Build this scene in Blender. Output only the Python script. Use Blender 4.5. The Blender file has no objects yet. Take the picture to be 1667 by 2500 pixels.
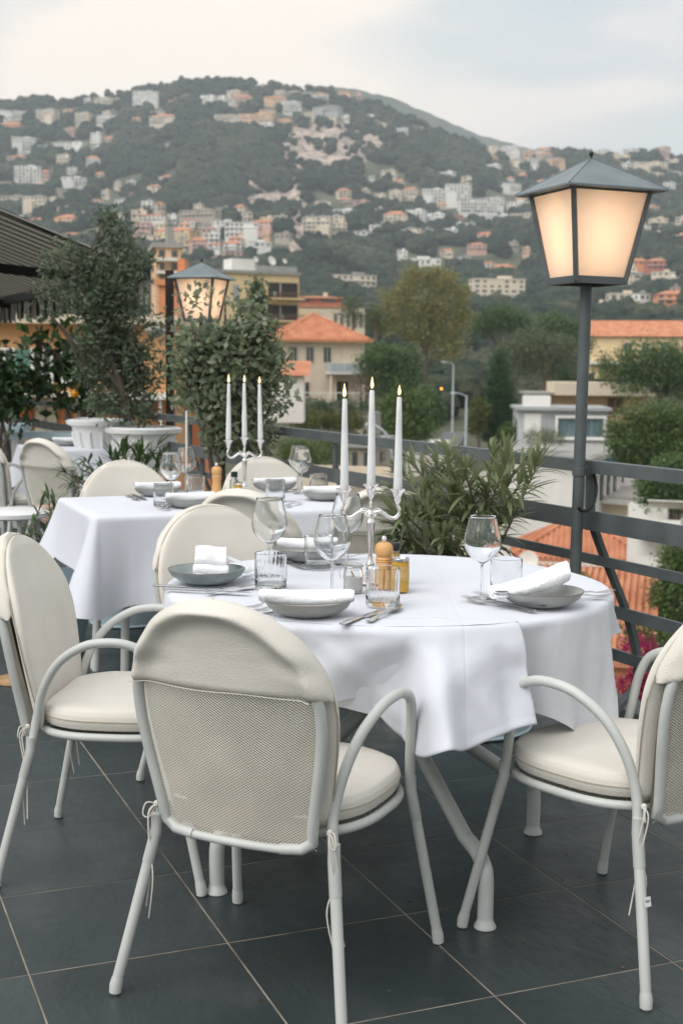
import bpy, math, random
import numpy as np
from mathutils import Vector, Matrix, noise as mnoise

R = math.radians
random.seed(7)
RNG = np.random.default_rng(11)
scene = bpy.context.scene
COL = scene.collection

# ------------------------------------------------------------------ camera
F_PX, PITCH, ROLL, CAM_H = 3230.0, 0.1088, -0.0085, 1.31
cp, sp, cr, sr = math.cos(PITCH), math.sin(PITCH), math.cos(ROLL), math.sin(ROLL)
RX = Vector((1, 0, 0)); UP = Vector((0, sp, cp)); FW = Vector((0, cp, -sp))
cam_data = bpy.data.cameras.new('camera')
cam = bpy.data.objects.new('camera', cam_data); COL.objects.link(cam)
X = cr * RX - sr * UP; Y = sr * RX + cr * UP; Z = -FW
cam.matrix_world = Matrix(((X.x, Y.x, Z.x, 0), (X.y, Y.y, Z.y, 0), (X.z, Y.z, Z.z, CAM_H), (0, 0, 0, 1)))
cam_data.sensor_fit = 'VERTICAL'; cam_data.sensor_height = 36; cam_data.sensor_width = 24
cam_data.lens = F_PX / 2500 * 36
cam_data.clip_start = 0.05; cam_data.clip_end = 20000
cam_data.dof.use_dof = True; cam_data.dof.focus_distance = 3.15; cam_data.dof.aperture_fstop = 6.5
scene.camera = cam

# ------------------------------------------------------------------ light
SUN_EL, SUN_AZ = R(48), R(-132)          # azimuth from +Y towards +X
world = bpy.data.worlds.new('World'); scene.world = world; world.use_nodes = True
nt = world.node_tree; nt.nodes.clear()
def wn(t, **k):
    n = nt.nodes.new(t)
    for a, b in k.items(): setattr(n, a, b)
    return n
out = wn('ShaderNodeOutputWorld')
sky = wn('ShaderNodeTexSky', sky_type='NISHITA'); sky.sun_disc = False
sky.sun_elevation = SUN_EL; sky.sun_rotation = SUN_AZ; sky.air_density = 1.2; sky.dust_density = 2.5
bg_sky = wn('ShaderNodeBackground'); bg_sky.inputs['Strength'].default_value = 0.12
nt.links.new(sky.outputs[0], bg_sky.inputs['Color'])
tc = wn('ShaderNodeTexCoord'); sep = wn('ShaderNodeSeparateXYZ'); nt.links.new(tc.outputs['Generated'], sep.inputs[0])
mp = wn('ShaderNodeMapping'); mp.inputs['Scale'].default_value = (2.2, 2.2, 5.5); mp.inputs['Location'].default_value = (2.9, 0.4, 0.25)
nt.links.new(tc.outputs['Generated'], mp.inputs[0])
n1 = wn('ShaderNodeTexNoise'); n1.inputs['Scale'].default_value = 1.25; n1.inputs['Detail'].default_value = 6; n1.inputs['Distortion'].default_value = .5
nt.links.new(mp.outputs[0], n1.inputs['Vector'])
cr1 = wn('ShaderNodeValToRGB')           # cloud colour: thin grey blue to warm cream
el = cr1.color_ramp.elements; el[0].position = .45; el[0].color = (.60, .66, .675, 1); el[1].position = .575; el[1].color = (.90, .82, .75, 1)
e = el.new(.515); e.color = (.69, .70, .70, 1)
nt.links.new(n1.outputs['Fac'], cr1.inputs[0])
hz = wn('ShaderNodeMapRange'); hz.inputs['From Min'].default_value = 0.02; hz.inputs['From Max'].default_value = 0.24
hz.inputs['To Min'].default_value = .8; hz.inputs['To Max'].default_value = 0.0
nt.links.new(sep.outputs['Z'], hz.inputs['Value'])
mixh = wn('ShaderNodeMix', data_type='RGBA'); mixh.inputs['B'].default_value = (.86, .78, .71, 1)
nt.links.new(hz.outputs[0], mixh.inputs['Factor']); nt.links.new(cr1.outputs[0], mixh.inputs['A'])
# low sun glow behind the hill at the left warms the thin cloud there
glow = Vector((math.sin(R(-9)) * math.cos(R(15)), math.cos(R(-9)) * math.cos(R(15)), math.sin(R(15))))
dotn = wn('ShaderNodeVectorMath', operation='DOT_PRODUCT'); dotn.inputs[1].default_value = glow; nt.links.new(tc.outputs['Generated'], dotn.inputs[0])
gm = wn('ShaderNodeMapRange', interpolation_type='SMOOTHSTEP'); gm.inputs['From Min'].default_value = .95; gm.inputs['From Max'].default_value = 1.0; gm.inputs['To Max'].default_value = .75; nt.links.new(dotn.outputs['Value'], gm.inputs['Value'])
gmul = wn('ShaderNodeMath', operation='MULTIPLY'); nt.links.new(gm.outputs[0], gmul.inputs[0])
gr_ = wn('ShaderNodeMapRange'); gr_.inputs['From Min'].default_value = .38; gr_.inputs['From Max'].default_value = .56; nt.links.new(n1.outputs['Fac'], gr_.inputs['Value']); nt.links.new(gr_.outputs[0], gmul.inputs[1])
mixg = wn('ShaderNodeMix', data_type='RGBA'); mixg.inputs['B'].default_value = (1.14, .98, .82, 1); nt.links.new(gmul.outputs[0], mixg.inputs['Factor']); nt.links.new(mixh.outputs['Result'], mixg.inputs['A'])
bg_cl = wn('ShaderNodeBackground'); bg_cl.inputs['Strength'].default_value = .56
nt.links.new(mixg.outputs['Result'], bg_cl.inputs['Color'])
mixs = wn('ShaderNodeMixShader'); mixs.inputs[0].default_value = .90
nt.links.new(bg_sky.outputs[0], mixs.inputs[1]); nt.links.new(bg_cl.outputs[0], mixs.inputs[2])
nt.links.new(mixs.outputs[0], out.inputs['Surface'])

sun_d = bpy.data.lights.new('sun', 'SUN'); sun_d.energy = 1.3; sun_d.angle = R(60); sun_d.color = (1, .97, .95)
sun = bpy.data.objects.new('sun', sun_d); COL.objects.link(sun)
sdir = Vector((math.sin(SUN_AZ) * math.cos(SUN_EL), math.cos(SUN_AZ) * math.cos(SUN_EL), math.sin(SUN_EL)))
sun.rotation_euler = sdir.to_track_quat('Z', 'Y').to_euler(); sun.location = (0, 0, 30)

vs = scene.view_settings
scene.display_settings.display_device = 'sRGB'
vs.view_transform = 'Standard'; vs.look = 'None'; vs.exposure = 1.1; vs.gamma = 1; vs.use_curve_mapping = False
cy = scene.cycles
cy.max_bounces = 12; cy.diffuse_bounces = 3; cy.glossy_bounces = 4; cy.transmission_bounces = 10; cy.transparent_max_bounces = 8; cy.volume_bounces = 1
cy.use_denoising = True; cy.sample_clamp_indirect = 6; cy.use_adaptive_sampling = True; cy.adaptive_threshold = .012
cy.caustics_refractive = True; cy.caustics_reflective = False; cy.blur_glossy = .5

# ------------------------------------------------------------------ placing helpers
def ray(px, py):
    u, v = px - 833.5, py - 1250
    u, v = cr * u - sr * v, sr * u + cr * v
    return RX * u - UP * v + FW * F_PX
def P(px, py, y=None, z=None):
    d = ray(px, py)
    if y is not None: t = y / d.y
    else: t = (z - CAM_H) / d.z
    return Vector((0, 0, CAM_H)) + d * t
def D(x, y): return x * 1667 / 1568, y * 2500 / 2352      # the viewer's pixels to the photograph's

# ------------------------------------------------------------------ materials
def srgb(r, g, b):
    f = lambda c: (c / 255 / 12.92) if c <= 10 else ((c / 255 + .055) / 1.055) ** 2.4
    return (f(r), f(g), f(b), 1)
MATS = {}
def mat(name, c1, c2=None, rough=.6, metal=0., scale=8., bump=0., bscale=60., spec=.5, coat=0., trans=0., ior=1.45, detail=4., island=0, sheen=0., stretch=(1, 1, 1), lo=.35, hi=.65, rvar=0., transl=0.):
    if name in MATS: return MATS[name]
    m = bpy.data.materials.new(name); m.use_nodes = True; t = m.node_tree; b = t.nodes['Principled BSDF']; o = t.nodes['Material Output']
    def N(k, **kw):
        n = t.nodes.new(k)
        for a, v in kw.items(): setattr(n, a, v)
        return n
    c2 = c2 or tuple(min(1, x * 1.18) for x in c1[:3]) + (1,)
    tcn = N('ShaderNodeTexCoord'); mpn = N('ShaderNodeMapping'); mpn.inputs['Scale'].default_value = stretch
    t.links.new(tcn.outputs['Object'], mpn.inputs[0])
    ns = N('ShaderNodeTexNoise'); ns.inputs['Scale'].default_value = scale; ns.inputs['Detail'].default_value = detail
    t.links.new(mpn.outputs[0], ns.inputs['Vector'])
    mr = N('ShaderNodeMapRange'); mr.inputs['From Min'].default_value = lo; mr.inputs['From Max'].default_value = hi
    t.links.new(ns.outputs['Fac'], mr.inputs['Value'])
    fac = mr.outputs[0]
    if island:
        ge = N('ShaderNodeNewGeometry'); ma = N('ShaderNodeMath', operation='MULTIPLY_ADD'); ma.inputs[1].default_value = island; 
        t.links.new(ge.outputs['Random Per Island'], ma.inputs[0])
        ml = N('ShaderNodeMath', operation='MULTIPLY'); ml.inputs[1].default_value = 1 - island; t.links.new(fac, ml.inputs[0]); t.links.new(ml.outputs[0], ma.inputs[2]); fac = ma.outputs[0]
    mx = N('ShaderNodeMix', data_type='RGBA'); mx.inputs['A'].default_value = c1; mx.inputs['B'].default_value = c2
    t.links.new(fac, mx.inputs['Factor']); t.links.new(mx.outputs['Result'], b.inputs['Base Color'])
    b.inputs['Roughness'].default_value = rough; b.inputs['Metallic'].default_value = metal
    b.inputs['Specular IOR Level'].default_value = spec; b.inputs['IOR'].default_value = ior
    b.inputs['Transmission Weight'].default_value = trans; b.inputs['Coat Weight'].default_value = coat; b.inputs['Sheen Weight'].default_value = sheen
    if rvar:
        rr = N('ShaderNodeMapRange'); rr.inputs['To Min'].default_value = max(.02, rough - rvar); rr.inputs['To Max'].default_value = rough + rvar
        t.links.new(fac, rr.inputs['Value']); t.links.new(rr.outputs[0], b.inputs['Roughness'])
    if bump:
        nb = N('ShaderNodeTexNoise'); nb.inputs['Scale'].default_value = bscale; nb.inputs['Detail'].default_value = 3; t.links.new(mpn.outputs[0], nb.inputs['Vector'])
        bp = N('ShaderNodeBump'); bp.inputs['Strength'].default_value = bump; bp.inputs['Distance'].default_value = .01
        t.links.new(nb.outputs['Fac'], bp.inputs['Height']); t.links.new(bp.outputs[0], b.inputs['Normal'])
    if transl:
        tr = N('ShaderNodeBsdfTranslucent'); t.links.new(mx.outputs['Result'], tr.inputs['Color']); ms = N('ShaderNodeMixShader'); ms.inputs[0].default_value = transl
        t.links.new(b.outputs[0], ms.inputs[1]); t.links.new(tr.outputs[0], ms.inputs[2]); t.links.new(ms.outputs[0], o.inputs['Surface'])
    MATS[name] = m; return m

M_metal = mat('painted_frame', (.49, .505, .48, 1), (.55, .565, .54, 1), rough=.38, scale=6, bump=.05, bscale=300)
M_mesh = mat('painted_mesh', (.70, .67, .59, 1), rough=.5)
M_cush = mat('cushion_canvas', (.68, .64, .565, 1), (.75, .71, .635, 1), rough=.9, scale=5, bump=.35, bscale=400, sheen=.2)
M_cushdark = mat('cushion_seam', (.40, .36, .29, 1), rough=.9)
M_cushshade = mat('cushion_shade', (.31, .28, .235, 1), (.36, .33, .28, 1), rough=.95)  # canvas colour darkened to stand in for shade behind the mesh
M_cloth = mat('table_linen', (.74, .765, .83, 1), (.78, .805, .87, 1), rough=.85, scale=3, bump=.12, bscale=500, sheen=.15, transl=.12)
def cloth_nodes(m):
    t = m.node_tree; b = t.nodes['Principled BSDF']; tc = t.nodes.new('ShaderNodeTexCoord'); sx = t.nodes.new('ShaderNodeSeparateXYZ'); t.links.new(tc.outputs['Object'], sx.inputs[0])
    def M(op, a, v): n = t.nodes.new('ShaderNodeMath'); n.operation = op; t.links.new(a, n.inputs[0]); (t.links.new(v, n.inputs[1]) if hasattr(v, 'node') else setattr(n.inputs[1], 'default_value', v)); return n.outputs[0]
    tot = None
    for ax, per in (('X', .42), ('Y', .36)):       # ironed fold lines
        k = M('PINGPONG', M('ADD', sx.outputs[ax], 4.05), per / 2); k = M('DIVIDE', k, .005); k = M('MINIMUM', k, 1.0); tot = k if tot is None else M('ADD', tot, k)
    ns = t.nodes.new('ShaderNodeTexNoise'); ns.inputs['Scale'].default_value = 7; ns.inputs['Detail'].default_value = 5; t.links.new(tc.outputs['Object'], ns.inputs['Vector'])
    wv = M('MULTIPLY', ns.outputs['Fac'], 3.5); h = M('ADD', tot, wv)
    bp = t.nodes.new('ShaderNodeBump'); bp.inputs['Strength'].default_value = .5; bp.inputs['Distance'].default_value = .0012; t.links.new(h, bp.inputs['Height'])
    old = b.inputs['Normal'].links[0].from_node; t.links.new(old.outputs[0], bp.inputs['Normal']); t.links.new(bp.outputs[0], b.inputs['Normal'])
cloth_nodes(M_cloth)
M_nap = mat('napkin_linen', (.80, .81, .83, 1), (.85, .855, .87, 1), rough=.9, scale=20, bump=.3, bscale=120)
M_tile = None
M_rail = mat('rail_paint', (.075, .088, .09, 1), (.10, .115, .117, 1), rough=.42, scale=9, bump=.1, bscale=80, rvar=.08)
M_slate = mat('lantern_roof', (.14, .175, .19, 1), (.19, .225, .235, 1), rough=.45, scale=7, bump=.1, bscale=30)
M_black = mat('black_metal', (.012, .013, .014, 1), rough=.45)
M_silver = mat('polished_silver', (.78, .75, .72, 1), (.86, .83, .8, 1), rough=.14, metal=1, scale=20)
M_steel = mat('cutlery_steel', (.62, .62, .63, 1), (.7, .7, .71, 1), rough=.17, metal=1, scale=30)
M_wax = mat('white_wax', (.80, .81, .80, 1), rough=.45, transl=.25)
M_wick = mat('wick', (.01, .01, .01, 1), rough=.9)
M_plate = mat('grey_stoneware', (.30, .31, .30, 1), (.37, .375, .36, 1), rough=.38, scale=30, bump=.08, bscale=90)
M_plateg = mat('blue_grey_stoneware', (.23, .28, .285, 1), (.32, .365, .36, 1), rough=.3, scale=30, bump=.08, bscale=90)
M_wood = mat('mill_beech', (.62, .33, .12, 1), (.70, .40, .16, 1), rough=.42, scale=14, stretch=(1, 1, .15), bump=.05)
M_bucket = mat('pale_blue_enamel', (.42, .55, .60, 1), (.48, .60, .65, 1), rough=.35, scale=5)
M_white = mat('white_paint', (.72, .73, .72, 1), (.79, .79, .78, 1), rough=.5, scale=4, bump=.1)
def glass(name, col=(1, 1, 1, 1), rough=0., ior=1.45):
    m = bpy.data.materials.new(name); m.use_nodes = True; t = m.node_tree; t.nodes.remove(t.nodes['Principled BSDF'])
    g = t.nodes.new('ShaderNodeBsdfGlass'); g.inputs['Color'].default_value = col; g.inputs['Roughness'].default_value = rough; g.inputs['IOR'].default_value = ior
    t.links.new(g.outputs[0], t.nodes['Material Output'].inputs['Surface']); return m
M_glass = glass('clear_glass', (.985, .99, .99, 1))
M_glassp = glass('lilac_glass', (.72, .66, .80, 1))
M_oil = glass('olive_oil', (.75, .45, .04, 1), .02)
def emis(name, c, s):
    m = bpy.data.materials.new(name); m.use_nodes = True; t = m.node_tree; t.nodes.remove(t.nodes['Principled BSDF'])
    e = t.nodes.new('ShaderNodeEmission'); e.inputs[0].default_value = c; e.inputs[1].default_value = s
    t.links.new(e.outputs[0], t.nodes['Material Output'].inputs['Surface']); return m
M_flame = emis('flame', (1, .60, .22, 1), 2.2)
M_flamecore = emis('flame_core', (1, .85, .55, 1), 3.2)

# ------------------------------------------------------------------ mesh helpers
class MB:
    def __init__(s): s.v = []; s.f = []
    def add(s, vs, fs):
        k = len(s.v); s.v += [tuple(p) for p in vs]; s.f += [tuple(i + k for i in f) for f in fs]; return s
    def box(s, c, size, rz=0., top=(1, 1), rx=0., ry=0.):
        hx, hy, hz = size[0] / 2, size[1] / 2, size[2] / 2
        m = Matrix.Rotation(rz, 3, 'Z') @ Matrix.Rotation(ry, 3, 'Y') @ Matrix.Rotation(rx, 3, 'X'); vs = []
        for z in (-1, 1):
            kx, ky = (top if z > 0 else (1, 1))
            for x, y in ((-1, -1), (1, -1), (1, 1), (-1, 1)): vs.append(Vector(c) + m @ Vector((x * hx * kx, y * hy * ky, z * hz)))
        return s.add(vs, [(3, 2, 1, 0), (4, 5, 6, 7), (0, 1, 5, 4), (1, 2, 6, 5), (2, 3, 7, 6), (3, 0, 4, 7)])
    def bar(s, a, b, w, h, up=Vector((0, 0, 1))):
        a, b = Vector(a), Vector(b); d = (b - a).normalized(); sd = d.cross(up).normalized(); u = sd.cross(d)
        vs = [p + sd * (x * w / 2) + u * (z * h / 2) for p in (a, b) for x, z in ((-1, -1), (1, -1), (1, 1), (-1, 1))]
        return s.add(vs, [(3, 2, 1, 0), (4, 5, 6, 7), (0, 1, 5, 4), (1, 2, 6, 5), (2, 3, 7, 6), (3, 0, 4, 7)])
    def tube(s, pts, r, n=10, caps=True, closed=False):
        pts = [Vector(p) for p in pts]; L = len(pts); rs = r if isinstance(r, (list, tuple)) else [r] * L
        vs = []; fs = []; nrm = None
        for i, p in enumerate(pts):
            if closed: d = pts[(i + 1) % L] - pts[i - 1]
            else: d = (pts[min(i + 1, L - 1)] - pts[max(i - 1, 0)])
            d = d.normalized() if d.length > 1e-9 else Vector((0, 0, 1))
            if nrm is None:
                nrm = d.orthogonal().normalized()
            nrm = (nrm - d * nrm.dot(d)); nrm = nrm.normalized() if nrm.length > 1e-6 else d.orthogonal().normalized()
            bi = d.cross(nrm)
            for k in range(n):
                a = 2 * math.pi * k / n; vs.append(p + (nrm * math.cos(a) + bi * math.sin(a)) * rs[i])
        for i in range(L if closed else L - 1):
            j = (i + 1) % L
            for k in range(n): fs.append((i * n + k, i * n + (k + 1) % n, j * n + (k + 1) % n, j * n + k))
        if caps and not closed: fs += [tuple(reversed(range(n))), tuple((L - 1) * n + k for k in range(n))]
        return s.add(vs, fs)
    def lathe(s, prof, n=24, c=(0, 0, 0), cap0=True, cap1=True, sx=1, sy=1):
        vs = []; fs = []
        for r, z in prof:
            for k in range(n):
                a = 2 * math.pi * k / n; vs.append((c[0] + r * math.cos(a) * sx, c[1] + r * math.sin(a) * sy, c[2] + z))
        for i in range(len(prof) - 1):
            for k in range(n): fs.append((i * n + k, i * n + (k + 1) % n, (i + 1) * n + (k + 1) % n, (i + 1) * n + k))
        if cap0: fs.append(tuple(reversed(range(n))))
        if cap1: fs.append(tuple((len(prof) - 1) * n + k for k in range(n)))
        return s.add(vs, fs)
    def grid(s, fn, nu, nv, wrap=False):
        vs = [fn(i / (nu if wrap else nu - 1), j / (nv - 1)) for j in range(nv) for i in range(nu)]; fs = []
        for j in range(nv - 1):
            for i in range(nu if wrap else nu - 1):
                a = j * nu + i; b = j * nu + (i + 1) % nu; fs.append((a, b, b + nu, a + nu))
        return s.add(vs, fs)
    def mesh(s, name, m, smooth=False, angle=40):
        me = bpy.data.meshes.new(name); me.from_pydata(s.v, [], s.f); me.materials.append(m)
        if smooth:
            me.polygons.foreach_set('use_smooth', [True] * len(me.polygons)); me.update()
            me.set_sharp_from_angle(angle=R(angle))
        me.update(); return me
    def build(s, name, m, parent=None, smooth=False, kind=None, angle=40):
        o = bpy.data.objects.new(name, s.mesh(name, m, smooth, angle)); COL.objects.link(o)
        if parent is not None: o.parent = parent
        if kind: o['kind'] = kind
        return o
def tag(o, label=None, cat=None, group=None, kind=None):
    for k, v in (('label', label), ('category', cat), ('group', group), ('kind', kind)):
        if v: o[k] = v
    return o
def thing(name, label, cat, loc=(0, 0, 0), rz=0., group=None):
    o = bpy.data.objects.new(name, None); o.empty_display_size = .1; COL.objects.link(o); o.location = loc; o.rotation_euler = (0, 0, rz)
    return tag(o, label, cat, group)
def link_mesh(name, me, parent=None, loc=(0, 0, 0), rot=(0, 0, 0), sc=None):
    o = bpy.data.objects.new(name, me); COL.objects.link(o); o.location = loc; o.rotation_euler = rot
    if sc: o.scale = sc
    if parent is not None: o.parent = parent
    return o
def copy_thing(root, loc, rz, label, group=None, skip=()):
    c = root.copy(); COL.objects.link(c); c.location = loc; c.rotation_euler = (0, 0, rz)
    tag(c, label, None, group)
    for ch in list(root.children):
        d = ch.copy(); COL.objects.link(d); d.parent = c
        for g in list(ch.children):
            e = g.copy(); COL.objects.link(e); e.parent = d
    return c
def spline(pts, n=6):
    pts = [Vector(p) for p in pts]; o = []
    for i in range(len(pts) - 1):
        p0, p1, p2, p3 = pts[max(i - 1, 0)], pts[i], pts[i + 1], pts[min(i + 2, len(pts) - 1)]
        for k in range(n):
            t = k / n; o.append(.5 * ((2 * p1) + (p2 - p0) * t + (2 * p0 - 5 * p1 + 4 * p2 - p3) * t * t + (3 * p1 - p0 - 3 * p2 + p3) * t ** 3))
    return o + [pts[-1]]
def sstep(a, b, x):
    t = min(1, max(0, (x - a) / (b - a))); return t * t * (3 - 2 * t)
def fbm(x, y, z=0., o=4):
    return mnoise.fractal(Vector((x, y, z)), 1.0, 2.0, o)
def leaf_mesh(name, pos, size, m, aspect=.45, up=.3, fold=.25, rng=None, nsides=4):
    """many small leaves: pos (n,3), size (n,)"""
    rng = rng or RNG; n = len(pos)
    d = rng.normal(size=(n, 3)); d[:, 2] += up; d /= np.linalg.norm(d, axis=1)[:, None]
    q = rng.normal(size=(n, 3)); s_ = np.cross(d, q); s_ /= np.linalg.norm(s_, axis=1)[:, None]; nn = np.cross(d, s_)
    L = size[:, None]; w = L * aspect * .5
    a = pos; tip = pos + d * L; mid = pos + d * L * .5 - nn * L * fold * .3
    l = mid + s_ * w + nn * L * fold * .25; r = mid - s_ * w + nn * L * fold * .25
    v = np.stack([a, l, tip, r, mid], 1).reshape(-1, 3)
    b = np.arange(n) * 5
    f = np.stack([np.stack([b, b + 4, b + 1], 1), np.stack([b + 1, b + 4, b + 2], 1), np.stack([b + 4, b + 3, b + 2], 1), np.stack([b, b + 3, b + 4], 1)], 1).reshape(-1, 3)
    return np_mesh(name, v, f, m)
def np_mesh(name, v, f, m):
    me = bpy.data.meshes.new(name); nf, k = f.shape
    me.vertices.add(len(v)); me.vertices.foreach_set('co', v.astype(np.float32).ravel())
    me.loops.add(nf * k); me.loops.foreach_set('vertex_index', f.astype(np.int32).ravel())
    me.polygons.add(nf); me.polygons.foreach_set('loop_start', np.arange(0, nf * k, k, dtype=np.int32))
    me.materials.append(m); me.update(calc_edges=True); me.validate(); return me
# ================================================================== terrace floor
TH = .3845; S_T = .3413 * CAM_H
gX = Vector((math.cos(TH), math.sin(TH), 0)); gY = Vector((-math.sin(TH), math.cos(TH), 0))
OA, OB = .3112 * CAM_H, 1.783 * CAM_H
def tile_material():
    m = mat('slate_tile', (.020, .030, .031, 1), (.044, .057, .058, 1), rough=.42, scale=2.2, bump=.22, bscale=38, rvar=.09, detail=8, lo=.3, hi=.7, stretch=(1, .45, 1))
    t = m.node_tree; b = t.nodes['Principled BSDF']; src = b.inputs['Base Color'].links[0].from_socket
    oi = t.nodes.new('ShaderNodeObjectInfo'); tc = t.nodes.new('ShaderNodeTexCoord'); ad = t.nodes.new('ShaderNodeVectorMath'); ad.operation = 'ADD'
    t.links.new(oi.outputs['Location'], ad.inputs[0]); t.links.new(tc.outputs['Object'], ad.inputs[1])
    for n in t.nodes:
        if n.type == 'MAPPING': t.links.new(ad.outputs[0], n.inputs[0])
    br = t.nodes.new('ShaderNodeHueSaturation'); mr = t.nodes.new('ShaderNodeMapRange'); mr.inputs['To Min'].default_value = .88; mr.inputs['To Max'].default_value = 1.12
    t.links.new(oi.outputs['Random'], mr.inputs['Value']); t.links.new(mr.outputs[0], br.inputs['Value']); t.links.new(src, br.inputs['Color'])
    # dried splashes and dust
    ns = t.nodes.new('ShaderNodeTexNoise'); ns.inputs['Scale'].default_value = 45; ns.inputs['Detail'].default_value = 5; t.links.new(ad.outputs[0], ns.inputs['Vector'])
    m2 = t.nodes.new('ShaderNodeMapRange'); m2.inputs['From Min'].default_value = .70; m2.inputs['From Max'].default_value = .78; t.links.new(ns.outputs['Fac'], m2.inputs['Value'])
    mx = t.nodes.new('ShaderNodeMix'); mx.data_type = 'RGBA'; mx.inputs['B'].default_value = (.11, .11, .10, 1)
    t.links.new(m2.outputs[0], mx.inputs['Factor']); t.links.new(br.outputs[0], mx.inputs['A']); t.links.new(mx.outputs['Result'], b.inputs['Base Color'])
    n3 = t.nodes.new('ShaderNodeTexNoise'); n3.inputs['Scale'].default_value = 2.6; n3.inputs['Detail'].default_value = 7; n3.inputs['Roughness'].default_value = .7; t.links.new(ad.outputs[0], n3.inputs['Vector'])
    m3 = t.nodes.new('ShaderNodeMapRange'); m3.inputs['From Min'].default_value = .35; m3.inputs['From Max'].default_value = .7; m3.inputs['To Min'].default_value = .30; m3.inputs['To Max'].default_value = .62; t.links.new(n3.outputs['Fac'], m3.inputs['Value']); t.links.new(m3.outputs[0], b.inputs['Roughness'])
    m4 = t.nodes.new('ShaderNodeMapRange'); m4.inputs['From Min'].default_value = .56; m4.inputs['From Max'].default_value = .72; m4.inputs['To Max'].default_value = .45; t.links.new(n3.outputs['Fac'], m4.inputs['Value'])
    mz = t.nodes.new('ShaderNodeMix'); mz.data_type = 'RGBA'; mz.inputs['B'].default_value = (.075, .082, .080, 1); t.links.new(m4.outputs[0], mz.inputs['Factor']); t.links.new(mx.outputs['Result'], mz.inputs['A']); t.links.new(mz.outputs['Result'], b.inputs['Base Color'])
    return m
M_tile = tile_material()
M_grout = mat('grout', (.19, .155, .12, 1), (.38, .33, .27, 1), rough=.95, scale=9, bump=.3)
floor = MB()
def gpt(i, j, z=0.): p = gX * (OA + i * S_T) + gY * (OB + j * S_T); return Vector((p.x, p.y, z))
# slab under the tiles: joints show it. It ends at the parapet line.
def railpt(y, off=0.): return Vector((1.09 - .494 * (y - 4.24) + off, y, 0))
a, b = railpt(-6, .46), railpt(22, .46)
floor.add([(a.x, a.y, -.0008), (b.x, b.y, -.0008), (-16, 22, -.0008), (-16, -6, -.0008), (a.x, a.y, -.35), (b.x, b.y, -.35), (-16, 22, -.35), (-16, -6, -.35)],
          [(0, 1, 2, 3), (7, 6, 5, 4), (0, 4, 5, 1), (1, 5, 6, 2), (2, 6, 7, 3), (3, 7, 4, 0)])
floor_o = floor.build('terrace_floor', M_grout); tag(floor_o, kind='structure')
J = .0038
h = (S_T - J) / 2
tb = MB(); tb.add([(-h, -h, -.010), (h, -h, -.010), (h, h, -.010), (-h, h, -.010), (-h, -h, -.0008), (h, -h, -.0008), (h, h, -.0008), (-h, h, -.0008),
                   (-h + .0012, -h + .0012, 0), (h - .0012, -h + .0012, 0), (h - .0012, h - .0012, 0), (-h + .0012, h - .0012, 0)],
                  [(0, 1, 5, 4), (1, 2, 6, 5), (2, 3, 7, 6), (3, 0, 4, 7), (4, 5, 9, 8), (5, 6, 10, 9), (6, 7, 11, 10), (7, 4, 8, 11), (8, 9, 10, 11)])
tile_me = tb.mesh('tile', M_tile)
cnt = 0
cells = []
for i in range(-24, 14):
    for j in range(-8, 26):
        c = gpt(i + .5, j + .5)
        if c.y < 1.2 or c.y > 14: continue
        if c.x > 1.09 - .494 * (c.y - 4.24) + .08: continue
        if abs(c.x) > .30 * c.y + .55: continue
        cells.append((c.y, c))
cells.sort(key=lambda q: q[0])
for k, (yy, c) in enumerate(cells[:298]):
    o = link_mesh('tile', tile_me, floor_o, (c.x, c.y, random.uniform(0, .0007)), (random.uniform(-1, 1) * .0006, random.uniform(-1, 1) * .0006, TH + random.choice((0, 0, math.pi))))
rest = MB()
for yy, c in cells[298:]:
    rest.box((c.x, c.y, -.006), (2 * h, 2 * h, .011), TH)
# tiles outside the frame, so that light bounces and reflections stay right
for i in range(-30, 20):
    for j in range(-22, 40):
        c = gpt(i + .5, j + .5)
        if c.y < -4 or c.y > 20 or c.x < -14 or c.x > 1.09 - .494 * (c.y - 4.24) + .08: continue
        if 1.2 <= c.y <= 14 and abs(c.x) <= .30 * c.y + .55: continue
        rest.box((c.x, c.y, -.006), (2 * h, 2 * h, .011), TH)
rest.build('tile', M_tile, floor_o, kind='stuff')
# kerb along the edge
kb = MB(); kb.bar(railpt(-6, .38) + Vector((0, 0, .01)), railpt(22, .38) + Vector((0, 0, .01)), .14, .05)
kb_o = kb.build('kerb', mat('kerb_stone', (.10, .105, .10, 1), rough=.8, scale=5, bump=.2)); tag(kb_o, kind='structure')

# ================================================================== chair
def w_back(z):
    if z <= .64: return .168 + (.205 - .168) * sstep(.37, .64, z) ** .8
    k = (z - .64) / .205
    return .205 * math.sqrt(max(0, 1 - k * k))
def y_back(x, z): return -.195 - .19 * (z - .38) - .03 * (1 - (x / .22) ** 2)
def seat_xy(a, s=1.):
    c, q = math.cos(a), math.sin(a); e = 2 / 2.8
    return (.228 * s * math.copysign(abs(c) ** e, c), .020 + .215 * s * math.copysign(abs(q) ** e, q))
def lattice(mb, pt, inside, x0, x1, z0, z1, pit, slope, w=.00085, seg=.018):
    H = z1 - z0
    for sgn in (1, -1):
        n = int((x1 - x0 + H / slope) / pit)
        for k in range(n):
            xs = x0 - H / slope + k * pit
            L = H / slope; ns = max(2, int(math.hypot(L, H) / seg)); run = []
            runs = []
            for q in range(ns + 1):
                t = q / ns; x = xs + (t * L if sgn > 0 else (1 - t) * L); z = z0 + t * H
                if inside(x, z): run.append((x, z))
                elif run: runs.append(run); run = []
            if run: runs.append(run)
            for rn in runs:
                if len(rn) < 2: continue
                ps = [pt(x, z) for x, z in rn]
                mb.tube([p + Vector((0, .0004 * sgn, 0)) for p in ps], w, n=3, caps=False)
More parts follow.
